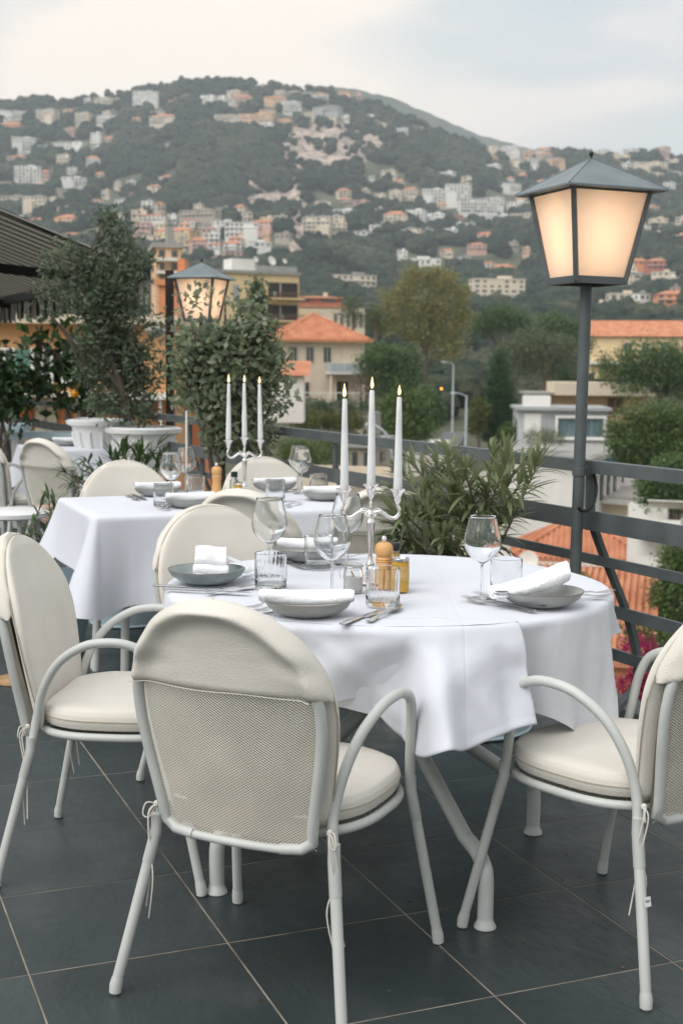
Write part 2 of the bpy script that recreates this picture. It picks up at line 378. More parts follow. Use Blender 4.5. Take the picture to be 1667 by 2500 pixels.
def make_chair():
    t = thing('garden_armchair', None, 'chair')
    for s in (-1, 1):
        rear = [(.262 * s, -.262, .014), (.205 * s, -.185, .345)]
        arm = spline([(.205 * s, -.185, .345), (.196 * s, -.172, .42), (.206 * s, -.150, .50), (.222 * s, -.105, .572), (.237 * s, -.040, .617), (.243 * s, .02, .630), (.243 * s, .075, .626), (.240 * s, .122, .603), (.234 * s, .146, .555), (.228 * s, .158, .49), (.223 * s, .170, .42), (.222 * s, .176, .385)], 5)
        front = [(.222 * s, .176, .385), (.262 * s, .262, .014)]
        MB().tube(arm, .0115, 12, caps=False).build('armrest', M_metal, t, True)
        for seq in (rear, list(reversed(front))):
            foot, top = seq
            f_, t_ = Vector(foot), Vector(top)
            leg = MB().tube([f_ - Vector((0, 0, .004)), f_ + (t_ - f_) * .01, t_], [.0112, .0116, .0120], 12).build('leg', M_metal, t, True)
            MB().tube([f_ - Vector((0, 0, .014)), f_ - Vector((0, 0, .010)), f_ + (t_ - f_) * .02, f_ + (t_ - f_) * .06], [.008, .0130, .0138, .0125], 12).build('foot_cap', M_metal, leg, True)
            d = (t_ - f_).normalized()
            MB().tube([t_ - d * .075, t_ - d * .072, t_ - d * .002, t_ + Vector((0, 0, .03))], [.0122, .0132, .0132, .0126], 12).build('sleeve', M_metal, leg, True)
    # back frame tube
    pts = []
    for z in np.linspace(.40, .62, 10): pts.append((-w_back(z), y_back(w_back(z), z), z))
    for a in np.linspace(math.pi - .08, .08, 25):
        x, z = .205 * math.cos(a), .64 + .205 * math.sin(a); pts.append((x, y_back(x, z), z))
    for z in np.linspace(.62, .40, 10): pts.append((w_back(z), y_back(w_back(z), z), z))
    zb = .372
    L0 = [(-.10, y_back(.10, zb) + .006, .357), (-.145, y_back(.145, zb) + .004, .361), (-.168, y_back(.17, zb) + .002, .377)]
    pts = L0 + pts + [(-x, y, z) for x, y, z in reversed(L0)]
    MB().tube(pts, .0118, 12).build('back_frame', M_metal, t, True)
    MB().tube([(x, y_back(x, .36) + .004, .356) for x in np.linspace(-.12, .12, 9)], .0095, 10).build('back_rail', M_metal, t, True)
    # seat ring
    ring = [(*seat_xy(a), .385) for a in np.linspace(R(-58), R(238), 48)]
    MB().tube(ring, .0105, 10).build('seat_frame', M_metal, t, True)
    # expanded metal of back and seat
    mb = MB(); lattice(mb, lambda x, z: Vector((x, y_back(x, z) + .004, z)), lambda x, z: abs(x) < w_back(z) + .007 and z > .352, -.215, .215, .350, .715, .0092, .64)
    o = mb.build('back_mesh', M_mesh, t, kind='stuff')
    mb = MB()
    def ins(x, y):
        k = ((abs(x) / .222) ** 2.8 + (abs(y - .035) / .229) ** 2.8); return k < 1
    lattice(mb, lambda x, y: Vector((x, y, .383 - .018 * (1 - (x / .225) ** 2))), ins, -.222, .222, -.19, .264, .0125, .66, w=.0012, seg=.035)
    mb.build('seat_mesh', M_mesh, t, kind='stuff')
    # seat cushion: squarish round pad with a welt
    def pad(u, v):
        a = u * 2 * math.pi; prof = [(0, .003), (.5, .0), (.90, .0), (.975, .005), (1.0, .018), (1.006, .0285), (1.0, .040), (.972, .052), (.90, .058), (.5, .062), (0, .062)]
        k = v * (len(prof) - 1); i = min(int(k), len(prof) - 2); fr = k - i
        r = prof[i][0] * (1 - fr) + prof[i + 1][0] * fr; z = prof[i][1] * (1 - fr) + prof[i + 1][1] * fr
        x, y = seat_xy(a, 1); y = max(y, -.17)
        zz = .397 + z + (.003 * fbm(x * r * 9, y * r * 9, 3.1) if v > .5 else 0)
        return (x * r, .035 + (y - .035) * r, zz - .010 * (1 - r * r) * (1 if v < .5 else -.15))
    pd = MB().grid(pad, 64, 31, wrap=True).build('seat_cushion', M_cush, t, True, angle=80)
    MB().tube([(x * 1.008, .035 + (max(y, -.17) - .035) * 1.008, .4255) for x, y in (seat_xy(a) for a in np.linspace(0, 2 * math.pi, 60, endpoint=False))], .0016, 5, closed=True).build('piping', M_cushdark, pd, True)
    # back cushion
    def loft(z0, z1, wadd, yf, yb, name, m, parent, rows=30, n=36, wr=0.):
        mb = MB(); rr = []
        zs = [z0 + (z1 - z0) * math.sin(k / (rows - 1) * math.pi / 2) for k in range(rows)]
        vs = []
        for z in zs:
            k = max(0, (z - .64) / (.205 + wadd)); w = (w_back(z) + wadd) if z <= .64 else (.205 + wadd) * math.sqrt(max(0, 1 - k * k))
            w = max(w, .002)
            edge = min(1, (z1 - z) / .03 + .12, (z - z0) / .02 + .45)
            for q in range(n):
                a = 2 * math.pi * q / n; c, s_ = math.cos(a), math.sin(a)
                x = w * math.copysign(abs(c) ** .62, c); th = math.copysign(abs(s_) ** .55, s_)
                yc, yh = (yf(x, z) + yb(x, z)) / 2, (yf(x, z) - yb(x, z)) / 2
                vs.append((x, yc + yh * th * edge + wr * fbm(x * 8, z * 55, 1.7), z))
        fs = [(j * n + i, j * n + (i + 1) % n, (j + 1) * n + (i + 1) % n, (j + 1) * n + i) for j in range(rows - 1) for i in range(n)]
        fs += [tuple(reversed(range(n))), tuple((rows - 1) * n + i for i in range(n))]
        return mb.add(vs, fs).build(name, m, parent, True, angle=70)
    bc = loft(.400, .862, .016, lambda x, z: y_back(x, z) + .062 - .02 * sstep(.7, .86, z), lambda x, z: y_back(x, z) + .022, 'back_cushion', M_cush, t, 34)
    shade_mb = MB().grid(lambda u, v: ((u * 2 - 1) * (w_back(.368 + .322 * v) - .006), y_back((u * 2 - 1) * .2, .368 + .322 * v) + .0195, .368 + .322 * v), 14, 14); shade_mb.build('shade_backing', M_cushshade, bc, True)  # added sheet, its dark colour paints the shade seen through the mesh holes
    outl = [(-(w_back(z) + .017), y_back(.2, z) + .040, z) for z in np.linspace(.42, .64, 8)] + [(.222 * math.cos(a), y_back(.2 * math.cos(a), .64 + .222 * math.sin(a)) + .038 - .01 * math.sin(a), .64 + .222 * math.sin(a)) for a in np.linspace(math.pi, 0, 28)] + [((w_back(z) + .017), y_back(.2, z) + .040, z) for z in np.linspace(.64, .42, 8)]
    MB().tube(outl, .0015, 5).build('piping', M_cushdark, bc, True)
    def rho(x, z): return math.hypot(x / .222, max(0, z - .64) / .222)
    def hb(x, z):
        e = rho(x, z); k = math.exp(-((e - .93) / .085) ** 2)
        ed = sstep(.40, .82, abs(x) / .22) * sstep(.66, .74, z)
        wr = .0048 * math.sin(95 * z + 26 * abs(x) + 2.2 * math.sin(9 * x)) * ed
        return y_back(x, z) - .0065 - .028 * k + wr 
    hood = loft(.676, .870, .022, lambda x, z: y_back(x, z) + .046 - .01 * sstep(.74, .868, z), hb, 'back_hood', M_cush, t, 44, 64, .0006)
    MB().tube([(x, hb(x, .681) - .0012, .681 + .0015 * math.sin(30 * x)) for x in np.linspace(-.20, .20, 40)], .0010, 5).build('hem', M_cush, hood, True)
    # tie cords at the two rear joints
    for s in (-1, 1):
        mb = MB(); b0 = Vector((.20 * s, -.195, .40))
        for k, (dx, dy, L) in enumerate(((.008, -.006, .25), (.014, .002, .23))):
            mb.tube(spline([b0, b0 + Vector((dx * s, dy - .012, -.02)), b0 + Vector((dx * 1.4 * s, dy, -.10)), b0 + Vector(((dx * 1.2 + .008 * (k - 1)) * s, dy + .008 * (k - 1), -L * .65)), b0 + Vector(((dx * 2.2) * s, dy + .004 * k, -L))], 5), .0017, 5)
        mb.tube(spline([b0, b0 + Vector((.016 * s, -.014, .004)), b0 + Vector((.022 * s, -.018, -.02)), b0 + Vector((.010 * s, -.012, -.026)), b0], 5), .0017, 5)
        mb.lathe([(.002, -.007), (.0065, -.003), (.006, .004), (.002, .007)], 8, b0)
        mb.build('tie_cord', M_cush, t, True)
    return t
chair = make_chair()
CH = [  # x, y, facing vector, label
    (-.118, 2.778, (.418, .909), 'cream armchair nearest the camera, its mesh back and canvas hood turned to us'),
    (-.577, 3.45, (.996, -.087), 'cream armchair at the left of the round table, seen from its side'),
    (.662, 2.968, (-.654, .757), 'cream armchair at the right of the round table, cut by the picture edge'),
    (-.268, 4.01, (.55, -.83), 'cream armchair behind the grey-blue bowl, its cushion facing us'),
    (-.275, 5.11, (.33, .94), 'cream armchair seen from behind at the near side of the rectangular table'),
    (.20, 5.27, (.1, .99), 'cream armchair behind the big candelabra, half hidden by the oleander'),
    (-.92, 5.96, (.37, -.93), 'cream armchair facing us at the far left of the rectangular table'),
    (-.29, 6.29, (.37, -.93), 'cream armchair facing us behind the smaller candelabra'),
    (-1.675, 8.31, (.55, .83), 'cream armchair with folded hood in front of the small set table at the left'),
    (-2.15, 8.85, (.75, .66), 'cream armchair cut by the left picture edge beside the small table'),
]
for k, (x, y, f, lb) in enumerate(CH):
    rz = math.atan2(-f[0], f[1])
    if k == 0: chair.location = (x, y, 0); chair.rotation_euler = (0, 0, rz); tag(chair, lb, 'chair', 'cream garden armchairs at the tables')
    else: ch = copy_thing(chair, (x, y, 0), rz, lb, 'cream garden armchairs at the tables')
    if k == 2: right_chair = ch
# small printed sticker on the right chair's rear leg
stk = MB().box((0, 0, 0), (.017, .0012, .020)).build('sticker', M_white, right_chair)
d_ = Vector((-.262 + .205, -.262 + .185, .014 - .345)).normalized()
stk.location = (-.2275, -.232, .212); stk.rotation_euler = (R(-12), 0, R(-12))
for body, m, dx, dz in (('l', mat('red_print', (.5, .02, .02, 1)), -.0068, -.001), ('en', M_black, -.0040, -.001)):
    cu = bpy.data.curves.new('print', 'FONT'); cu.body = body; cu.size = .0105; cu.extrude = .0002; cu.materials.append(m)
    tmp = bpy.data.objects.new('print_text', cu); COL.objects.link(tmp); bpy.context.view_layer.update(); me_ = bpy.data.meshes.new_from_object(tmp.evaluated_get(bpy.context.evaluated_depsgraph_get())); bpy.data.objects.remove(tmp)
    o = bpy.data.objects.new('print', me_); COL.objects.link(o); o.parent = stk; o.location = (dx, -.0009, dz); o.rotation_euler = (R(90), 0, 0)

# ================================================================== round table
TC = Vector((.124, 3.455)); TR = .585; TZ = .742
t1 = thing('round_table', 'round white table with splayed tube legs under a cloth', 'table', (TC.x, TC.y, 0))
MB().lathe([(.53, .705), (.545, .708), (.548, .722), (.544, .728)], 64).build('tabletop', M_metal, t1, True)
feet = [P(530, 2180, z=0), P(1183, 2265, z=0), P(1300, 2035, z=0)]
ctr2 = (feet[0] + feet[2]) / 2; feet.append(ctr2 * 2 - feet[1])
cc = Vector((ctr2.x - TC.x, ctr2.y - TC.y, 0))
for f in feet:
    q = Vector((f.x - TC.x, f.y - TC.y, 0)); d = (q - cc).normalized(); L = (q - cc).length
    pts = [q + Vector((0, 0, .008)), q + Vector((0, 0, .02)), q + Vector((0, 0, .115)), q - d * .012 + Vector((0, 0, .150)), q - d * .045 + Vector((0, 0, .176)), q - d * .09 + Vector((0, 0, .192))]
    pts = pts[:2] + spline(pts[1:], 5)[1:] + [cc + d * (L * .04) + Vector((0, 0, .455)), cc - d * (L * .45) + Vector((0, 0, .70))]
    lg = MB().tube(pts, .0190, 16).build('leg', M_metal, t1, True)
    MB().lathe([(.018, .03), (.0205, .016), (.026, .007), (.0265, 0.002)], 18, q).build('foot_flange', M_metal, lg, True)
def cloth1(a, s):  # returns flare (outwards) at angle a per metre of drop
    return .16 + .10 * math.sin(3 * a + .6) + .07 * math.sin(7 * a + 1.1) + .035 * math.sin(13 * a + 2.)
def hang(a, s, R0, fl, zt=TZ):
    """point on the cloth s metres down from the table edge"""
    er = .014
    if s < 0: return (R0 + s, 0.)
    if s < er * 1.57:
        t = s / er; return (R0 - er + er * math.sin(t) + er * 0, -er * (1 - math.cos(t)))
    q = s - er * 1.57
    return (R0 + fl * q, -er - q * math.sqrt(max(.1, 1 - min(.8, fl) ** 2)))
def bump(a, c, w):
    d = (a - c + math.pi) % (2 * math.pi) - math.pi; return math.exp(-(d / w) ** 2)
def under(u, v):
    a = u * 2 * math.pi; dg = math.degrees(a); dg = dg - 360 if dg > 180 else dg
    drop = .235 + .035 * math.sin(4 * a + .4)
    drop += .075 * bump(a, R(-30), .16) - .11 * sstep(-24, -19, dg) * sstep(40, 10, dg)
    if dg > -60 and dg < -25: drop = .235 + .105 * sstep(-56, -30, dg)
    r0 = TR
    if v < .35: rr = (v / .35) * (TR - .014); return (rr * math.cos(a), rr * math.sin(a), TZ + .0006 * fbm(rr * math.cos(a) * 5, rr * math.sin(a) * 5))
    s = (v - .35) / .65 * drop
    fl = cloth1(a, s) * (.45 if -75 < dg < 0 else 1) + .12 * bump(a, R(-24), .05) - .10 * bump(a, R(-38), .09) - .60 * sstep(-155, -140, dg) * sstep(-80, -87, dg) - .42 * bump(a, R(-58), .15) + .08 * bump(a, R(-52), .06)
    r, z = hang(a, s, TR, fl)
    r += .006 * fbm(math.cos(a) * 6, math.sin(a) * 6, s * 6) * min(1, s / .05)
    if v > .965: r += .0012
    return (r * math.cos(a), r * math.sin(a), TZ + z)
c1 = MB().grid(under, 400, 46, wrap=True).build('tablecloth', M_cloth, None, True, angle=60); c1.location = (TC.x, TC.y, 0)
tag(c1, 'white linen cloth hanging round the big round table', 'tablecloth')
A0, A1 = R(-133), R(-62.0)
def over(u, v):
    a = A0 + (A1 - A0) * u; dg = math.degrees(a)
    r0 = min(TR - .02, .50 / abs(math.sin(a))) + .004 * math.sin(31 * a) 
    wav = .0035 * max(0, math.sin(17 * a)) ** 3
    if v < .25:
        k = v / .25; rr = r0 + (TR + .003 - r0) * k
        return (rr * math.cos(a), rr * math.sin(a), TZ + .0022 + (wav * (1 - k) ** 2) + .0008 * fbm(rr * 9 * math.cos(a), rr * 9 * math.sin(a), 2))
    drop = .200 + .085 * sstep(-100, -86, dg) - .050 * sstep(-84, -62, dg)
    s = (v - .25) / .75 * drop
    fl = .30 + .26 * bump(a, R(-82), .06) - .05 * bump(a, R(-67), .04) - .12 * bump(a, R(-98), .10) + .10 * bump(a, R(-112), .08) - .56 * sstep(-150, -136, dg) * sstep(-84, -88.5, dg)
    r, z = hang(a, s, TR + .006, fl)
    # soft diagonal folds
    r += .010 * abs(math.sin(5.5 * a + 9 * s + .6)) ** 6 * sstep(.01, .06, s) + .006 * abs(math.sin(9 * a - 14 * s)) ** 8 * sstep(.02, .08, s)
    r += .017 * math.sin(14 * a + 16 * s) * sstep(.02, .12, s) * sstep(.30, .10, s) + .003 * fbm(a * 5, s * 7, 4)
    r += .006 * sstep(.0, .03, s)
    if v > .96: r += .0014
    return (r * math.cos(a), r * math.sin(a), TZ + .002 + z)
c2 = MB().grid(over, 170, 60).build('tablecloth', M_cloth, None, True, angle=60); c2.location = (TC.x, TC.y, 0)
tag(c2, 'white overlay cloth falling over the near edge of the round table', 'tablecloth')
sd = c2.modifiers.new('thick', 'SOLIDIFY'); sd.thickness = .0014; sd.offset = -1

# ================================================================== rectangular table
g2 = Vector((.93, .37, 0)).normalized(); n2 = Vector((-.37, .93, 0)).normalized()
FLc = P(225, 1262, z=.745); W2, D2 = 1.24, .78
T2c = FLc + g2 * W2 / 2 + n2 * D2 / 2
t2 = thing('rectangular_table', 'rectangular white table behind the round one', 'table', (T2c.x, T2c.y, 0), math.atan2(g2.y, g2.x))
MB().box((0, 0, .718), (W2 - .03, D2 - .03, .022)).build('tabletop', M_metal, t2)
for sx in (-1, 1):
    for sy in (-1, 1): MB().tube([(sx * .48, sy * .28, .0), (sx * .46, sy * .26, .70)], .017, 10).build('leg', M_metal, t2, True)
def rect_cloth(W, Dp, zt, dropf, foldf, nper=360, rad=.03):
    per = []   # perimeter with outward normals
    hw, hd = W / 2 - rad, Dp / 2 - rad
    segs = [((-hw, -hd), (hw, -hd), (0, -1)), ((hw, -hd), (hw, hd), (1, 0)), ((hw, hd), (-hw, hd), (0, 1)), ((-hw, hd), (-hw, -hd), (-1, 0))]
    tot = 2 * (W + Dp)
    for (p, q, n) in segs:
        L = math.hypot(q[0] - p[0], q[1] - p[1]); k = max(2, int(nper * L / tot))
        for i in range(k): t = i / k; per.append((p[0] + (q[0] - p[0]) * t + n[0] * rad, p[1] + (q[1] - p[1]) * t + n[1] * rad, n[0], n[1]))
        an = math.atan2(n[1], n[0])
        for i in range(14): b = an + (math.pi / 2) * i / 14; per.append((q[0] + rad * math.cos(b), q[1] + rad * math.sin(b), math.cos(b), math.sin(b)))
    n = len(per); rows = 40; vs = []
    for j in range(rows):
        v = j / (rows - 1)
        for i, (x, y, nx, ny) in enumerate(per):
            if v < .3:
                k = (v / .3); kk = 1 - (1 - k) * .999
                vs.append(((x - nx * .012) * kk, (y - ny * .012) * kk, zt + .0012 * fbm(x * kk * 6, y * kk * 6, 8)))
            else:
                dr = dropf(x, y, nx, ny); s = (v - .3) / .7 * dr; fl = foldf(x, y, nx, ny, s)
                r, z = hang(0, s, .0, fl); vs.append((x + nx * r, y + ny * r, zt + z))
    fs = [(j * n + i, j * n + (i + 1) % n, (j + 1) * n + (i + 1) % n, (j + 1) * n + i) for j in range(rows - 1) for i in range(n)]
    return MB().add(vs, fs)
def crn(x, y, W, Dp): return max(0, 1 - math.hypot(abs(x) - W / 2, abs(y) - Dp / 2) / .16)
def drop2(x, y, nx, ny):
    if ny < -.3: return .375 + .03 * math.sin(5 * x) + .03 * crn(x, y, W2, D2)
    return .245 + .13 * crn(x, y, W2, D2)
def fold2(x, y, nx, ny, s):
    c = crn(x, y, W2, D2); return .07 + .36 * c * c - .22 * bump(math.atan2(ny, nx), R(-90), .3) * c + .05 * math.sin(11 * x + 7 * y + 1) + .06 * math.sin(23 * x + 3) * min(1, s * 4)
c3 = rect_cloth(W2, D2, .745, drop2, fold2).build('tablecloth', M_cloth, None, True, angle=70)
c3.location = (T2c.x, T2c.y, 0); c3.rotation_euler = (0, 0, math.atan2(g2.y, g2.x)); tag(c3, 'white cloth hanging in corner folds from the rectangular table', 'tablecloth')

# small third table at the left
t3p = P(165, 1090, z=.745)
t3 = thing('small_table', 'small cloth-covered table by the left railing', 'table', (t3p.x, t3p.y, 0), math.atan2(g2.y, g2.x))
MB().box((.1, 0, .72), (.75, .66, .02)).build('tabletop', M_metal, t3)
for sx in (-1, 1):
    for sy in (-1, 1): MB().tube([(.1 + sx * .3, sy * .27, 0), (.1 + sx * .3, sy * .27, .71)], .017, 8).build('leg', M_metal, t3, True)
c4 = rect_cloth(.80, .70, .745, lambda x, y, a, b: .3 + .1 * crn(x, y, .8, .7), lambda x, y, a, b, s: .1 + .3 * crn(x, y, .8, .7) + .06 * math.sin(19 * x + 15 * y), 200).build('tablecloth', M_cloth, None, True, angle=70)
c4.rotation_euler = (0, 0, math.atan2(g2.y, g2.x)); c4.location = t3.location + g2 * .1; tag(c4, 'white cloth on the small table by the left railing', 'tablecloth')

# ================================================================== railing
M_post = M_rail
def belly(z):   # outward offset of the balusters below the second rail
    return .0 if z > .80 else .24 * sstep(.82, .18, z) ** .75
rn = Vector((.494, -1, 0)).normalized() * -1; rout = Vector((1, .494, 0)).normalized()
rail = thing('terrace_railing', 'long dark grey metal railing along the terrace edge', 'railing', (0, 0, 0))
YR0, YR1 = 2.2, 15.2
def rp(y, z, off=0.): p = railpt(y); return Vector((p.x, p.y, z)) + rout * off
def flat(y0, y1, z, off, w, h, name):
    MB().bar(rp(y0, z, off), rp(y1, z, off), w, h).build(name, M_rail, rail)
flat(YR0, YR1, .970, 0, .042, .044, 'top_rail')
flat(YR0, YR1, .776, .012, .012, .070, 'wide_rail')
flat(YR0, YR1, .625, .075, .012, .036, 'middle_rail')
flat(YR0, YR1, .425, .175, .012, .046, 'low_rail')
flat(YR0, YR1, .245, .235, .012, .044, 'bottom_rail')
YL = 4.62
for y in (2.7, YL + .07, 6.55, 8.45, 10.3, 11.2, 12.5, 13.8):
    pts = [rp(y, z, belly(z) + .02) for z in (.94, .80, .74, .66, .56, .42, .28, .16)] + [rp(y, .09, .19), rp(y, .02, .10), rp(y, .005, .02)]
    b = MB(); ps = spline(pts, 3)
    for i in range(len(ps) - 1): b.bar(ps[i], ps[i + 1] + (ps[i + 1] - ps[i]) * .02, .034, .018, up=rout)
    b.build('post', M_rail, rail)

# ================================================================== lanterns
def lantern(top, base, sc, label, yaw):
    """top: apex point of the roof; base: foot of the pole"""
    t = thing('street_lantern', label, 'lantern', base, 0, 'lanterns on the railing')
    h = (top - base).z
    def q(z): return h - z * sc
    MB().tube([(0, 0, 0), (0, 0, q(.45))], .0205 * (1 if sc > .9 else .8), 18).build('pole', M_rail, t, True)
    pass
    rf = MB(); zt, ze = q(.02), q(.135); rh = .268 * sc
    c = [(rh * math.cos(yaw + k * math.pi / 2), rh * math.sin(yaw + k * math.pi / 2)) for k in range(4)]
    rh2 = rh * 1.0
    vs = [(0, 0, zt)] + [(x, y, ze) for x, y in c] + [(x, y, ze - .006 * sc) for x, y in c] + [(0, 0, ze + .01)]
    rf.add(vs, [(0, 1 + k, 1 + (k + 1) % 4) for k in range(4)] + [(1 + k, 5 + k, 5 + (k + 1) % 4, 1 + (k + 1) % 4) for k in range(4)] + [(8, 7, 6, 5)])
    ro = rf.build('roof', M_slate, t)
    for k in range(4): MB().tube([(c[k][0], c[k][1], ze + .001), (0, 0, zt)], .0022 * sc, 6).build('seam', M_slate, ro, True)
    MB().lathe([(.005, 0), (.0035, .008), (.0075, .013), (.008, .018), (.005, .023), (.001, .025)], 10, (0, 0, zt - .002)).build('finial', M_black, t, True)
    ru, rl = .208 * sc, .134 * sc; z1, z0 = q(.140), q(.436)
    cu = [Vector((ru * math.cos(yaw + k * math.pi / 2), ru * math.sin(yaw + k * math.pi / 2), z1)) for k in range(4)]
    cl = [Vector((rl * math.cos(yaw + k * math.pi / 2), rl * math.sin(yaw + k * math.pi / 2), z0)) for k in range(4)]
    for k in range(4):
        j = (k + 1) % 4
        bdir = Vector((math.cos(yaw + k * math.pi / 2), math.sin(yaw + k * math.pi / 2), 0))
        MB().bar(cl[k] - Vector((0, 0, .005)), cu[k] + Vector((0, 0, .004)), .016 * sc, .013 * sc, up=bdir).build('corner_bar', M_rail, t)
        fr = MB().bar(cl[k], cl[j], .012 * sc, .024 * sc).build('lower_frame', M_rail, t)
        MB().bar(cu[k], cu[j], .008 * sc, .012 * sc).build('upper_frame', M_rail, t)
        ins = .965
        p = [cl[k] * 1, cl[j] * 1, cu[j] * 1, cu[k] * 1]
        for w in p: w.x *= ins; w.y *= ins
        p[0].z += .009 * sc; p[1].z += .009 * sc
        nn = (p[1] - p[0]).cross(p[3] - p[0]).normalized() * .003
        MB().add(p + [w - nn for w in p], [(0, 1, 2, 3), (7, 6, 5, 4), (0, 4, 5, 1), (1, 5, 6, 2), (2, 6, 7, 3), (3, 7, 4, 0)]).build('pane', M_pane, t)
    MB().add([w * .97 + Vector((0, 0, w.z * .03)) for w in cl], [(3, 2, 1, 0)]).build('bottom_plate', M_rail, t)
    for zz in (.20, .28, .36):
        ld = bpy.data.lights.new('bulb_light', 'POINT'); ld.energy = .27 * sc * sc; ld.color = (1, .73, .48); ld.shadow_soft_size = .035 * sc
        lo = bpy.data.objects.new('bulb_light', ld); COL.objects.link(lo); lo.parent = t; lo.location = (0, 0, q(zz))
    MB().lathe([(.004, -.045), (.022, -.03), (.030, 0), (.022, .03), (.004, .04)], 14, (0, 0, q(.365)), sx=sc, sy=sc).build('bulb', mat('opal_bulb', (.8, .75, .68, 1), rough=.3, transl=.5), t, True)
    return t
M_pane = mat('frosted_pane', (.92, .84, .78, 1), (.95, .88, .82, 1), rough=.35, scale=3, transl=.70)
apex = P(1430, 371, y=YL)
bx = P(1403, 1250, y=YL)
foot = P(1402, 1400, y=YL); foot = Vector((bx.x - .0, YL, 0))
lan = lantern(Vector((foot.x, YL, apex.z)), foot, 1.0, 'large lit lantern on a tall grey pole beside the round table', R(-115))
# the pole is not perfectly plumb
lan.rotation_euler = (0, R(.6), 0)
# clamp collar that ties the pole to the rail
MB().lathe([(.021, -.014), (.0245, -.013), (.0245, .013), (.021, .014)], 18, (0, 0, .955)).build('clamp', M_rail, lan, True)
MB().bar((.015, .02, .955), (.075, .05, .96), .03, .028).build('bracket', M_rail, lan)
cb = MB().tube(spline([P(a, b, y=YL - .06 + .02 * i) for i, (a, b) in enumerate(((1410, 1236), (1418, 1246), (1436, 1244), (1450, 1222), (1455, 1190), (1448, 1158), (1440, 1130)))], 6), .0062, 8).build('cable', M_black, None, True)
tag(cb, 'black cable looping round the post beside the lantern pole', 'cable')
yl2 = 8.35; ap2 = P(497, 634, y=yl2); f2 = P(494, 1000, y=yl2)
lantern(Vector((f2.x, yl2, ap2.z)), Vector((f2.x, yl2, 0)), .86, 'smaller lit lantern on a black pole behind the leafy shrub', R(-62))
# bare dark post left of it
w0 = P(415, 800, y=9.2); dpost = MB().tube([(w0.x, w0.y, 0), (w0.x, w0.y, P(413, 660, y=9.2).z)], .030, 12).build('dark_post', mat('rust_post', (.03, .022, .02, 1), (.05, .035, .03, 1), rough=.7), None, True)
tag(dpost, 'bare dark brown post just left of the smaller lantern', 'post')
# ================================================================== tableware
TT = .7465
def tb1(px, py): p = P(px, py, z=TT); return Vector((p.x, p.y, TT))
def glass_lathe(outer, inner, n=40):
    return MB().lathe(outer + list(reversed(inner)), n, cap0=True, cap1=True)
def make_wine():
    t = thing('wine_glass', None, 'wine glass')
    foot = [(.036, .0005), (.0365, .0015), (.030, .003), (.012, .0045), (.0050, .008), (.0036, .016), (.0034, .05), (.0034, .078), (.0046, .088)]
    bowl = [(.012, .093), (.026, .102), (.0385, .116), (.0445, .132), (.0455, .146), (.0425, .165), (.0375, .185), (.0335, .202), (.0331, .2055)]
    inner = [(.0005, .0915), (.011, .0955), (.0245, .1045), (.037, .118), (.043, .133), (.044, .146), (.0411, .165), (.0362, .185), (.0322, .2035)]
    def sm(pr): return [(p.x, p.y) for p in spline([Vector((a, b, 0)) for a, b in pr], 3)]
    glass_lathe(sm(foot + bowl), sm(inner), 40).build('glass_body', M_glass, t, True, angle=80)
    return t
def make_tumbler(flutes=True, R_=.041, H=.092):
    t = thing('tumbler', None, 'tumbler')
    n = 72; prof_o = [(.85, 0), (.96, .002), (1, .008), (1, .02), (.985, .026), (1, .032), (1, H * .8), (1, H - .004), (.985, H)]
    prof_i = [(.0, .014), (.6, .012), (.88, .014), (.92, .02), (.925, H * .8), (.94, H - .001)]
    vs = []; fs = []; pr = prof_o + list(reversed(prof_i))
    for i, (r, z) in enumerate(pr):
        for k in range(n):
            a = 2 * math.pi * k / n; rr = r * R_
            if flutes and i < len(prof_o):
                if .03 < z < H * .85: rr *= 1 - .030 * abs(math.sin(a * 12))
                if .001 < z < .03: rr *= 1 - .05 * abs(math.sin(a * 12 + (1 if z > .015 else 0)))
            vs.append((max(rr, .0003) * math.cos(a), max(rr, .0003) * math.sin(a), z))
    for i in range(len(pr) - 1):
        for k in range(n): fs.append((i * n + k, i * n + (k + 1) % n, (i + 1) * n + (k + 1) % n, (i + 1) * n + k))
    fs += [tuple(reversed(range(n))), tuple((len(pr) - 1) * n + k for k in range(n))]
    MB().add(vs, fs).build('glass_body', M_glass, t, True, angle=50); return t
def make_plate(m, rim_m):
    t = thing('bowl', None, 'bowl')
    o = [(.030, .0), (.055, .0), (.058, .002), (.075, .008), (.092, .020), (.1010, .0345), (.1015, .0355)]
    i = [(.100, .0362), (.098, .034), (.088, .021), (.070, .010), (.05, .0065), (.001, .006)]
    MB().lathe(o + i, 64, cap0=True, cap1=True).build('bowl_body', m, t, True)
    MB().tube([(.1006 * math.cos(a), .1006 * math.sin(a), .0358) for a in np.linspace(0, 2 * math.pi, 72, endpoint=False)], .0011, 5, closed=True).build('rim', rim_m, t, True)
    return t
M_rim = mat('bare_clay_rim', (.16, .13, .11, 1), rough=.6)
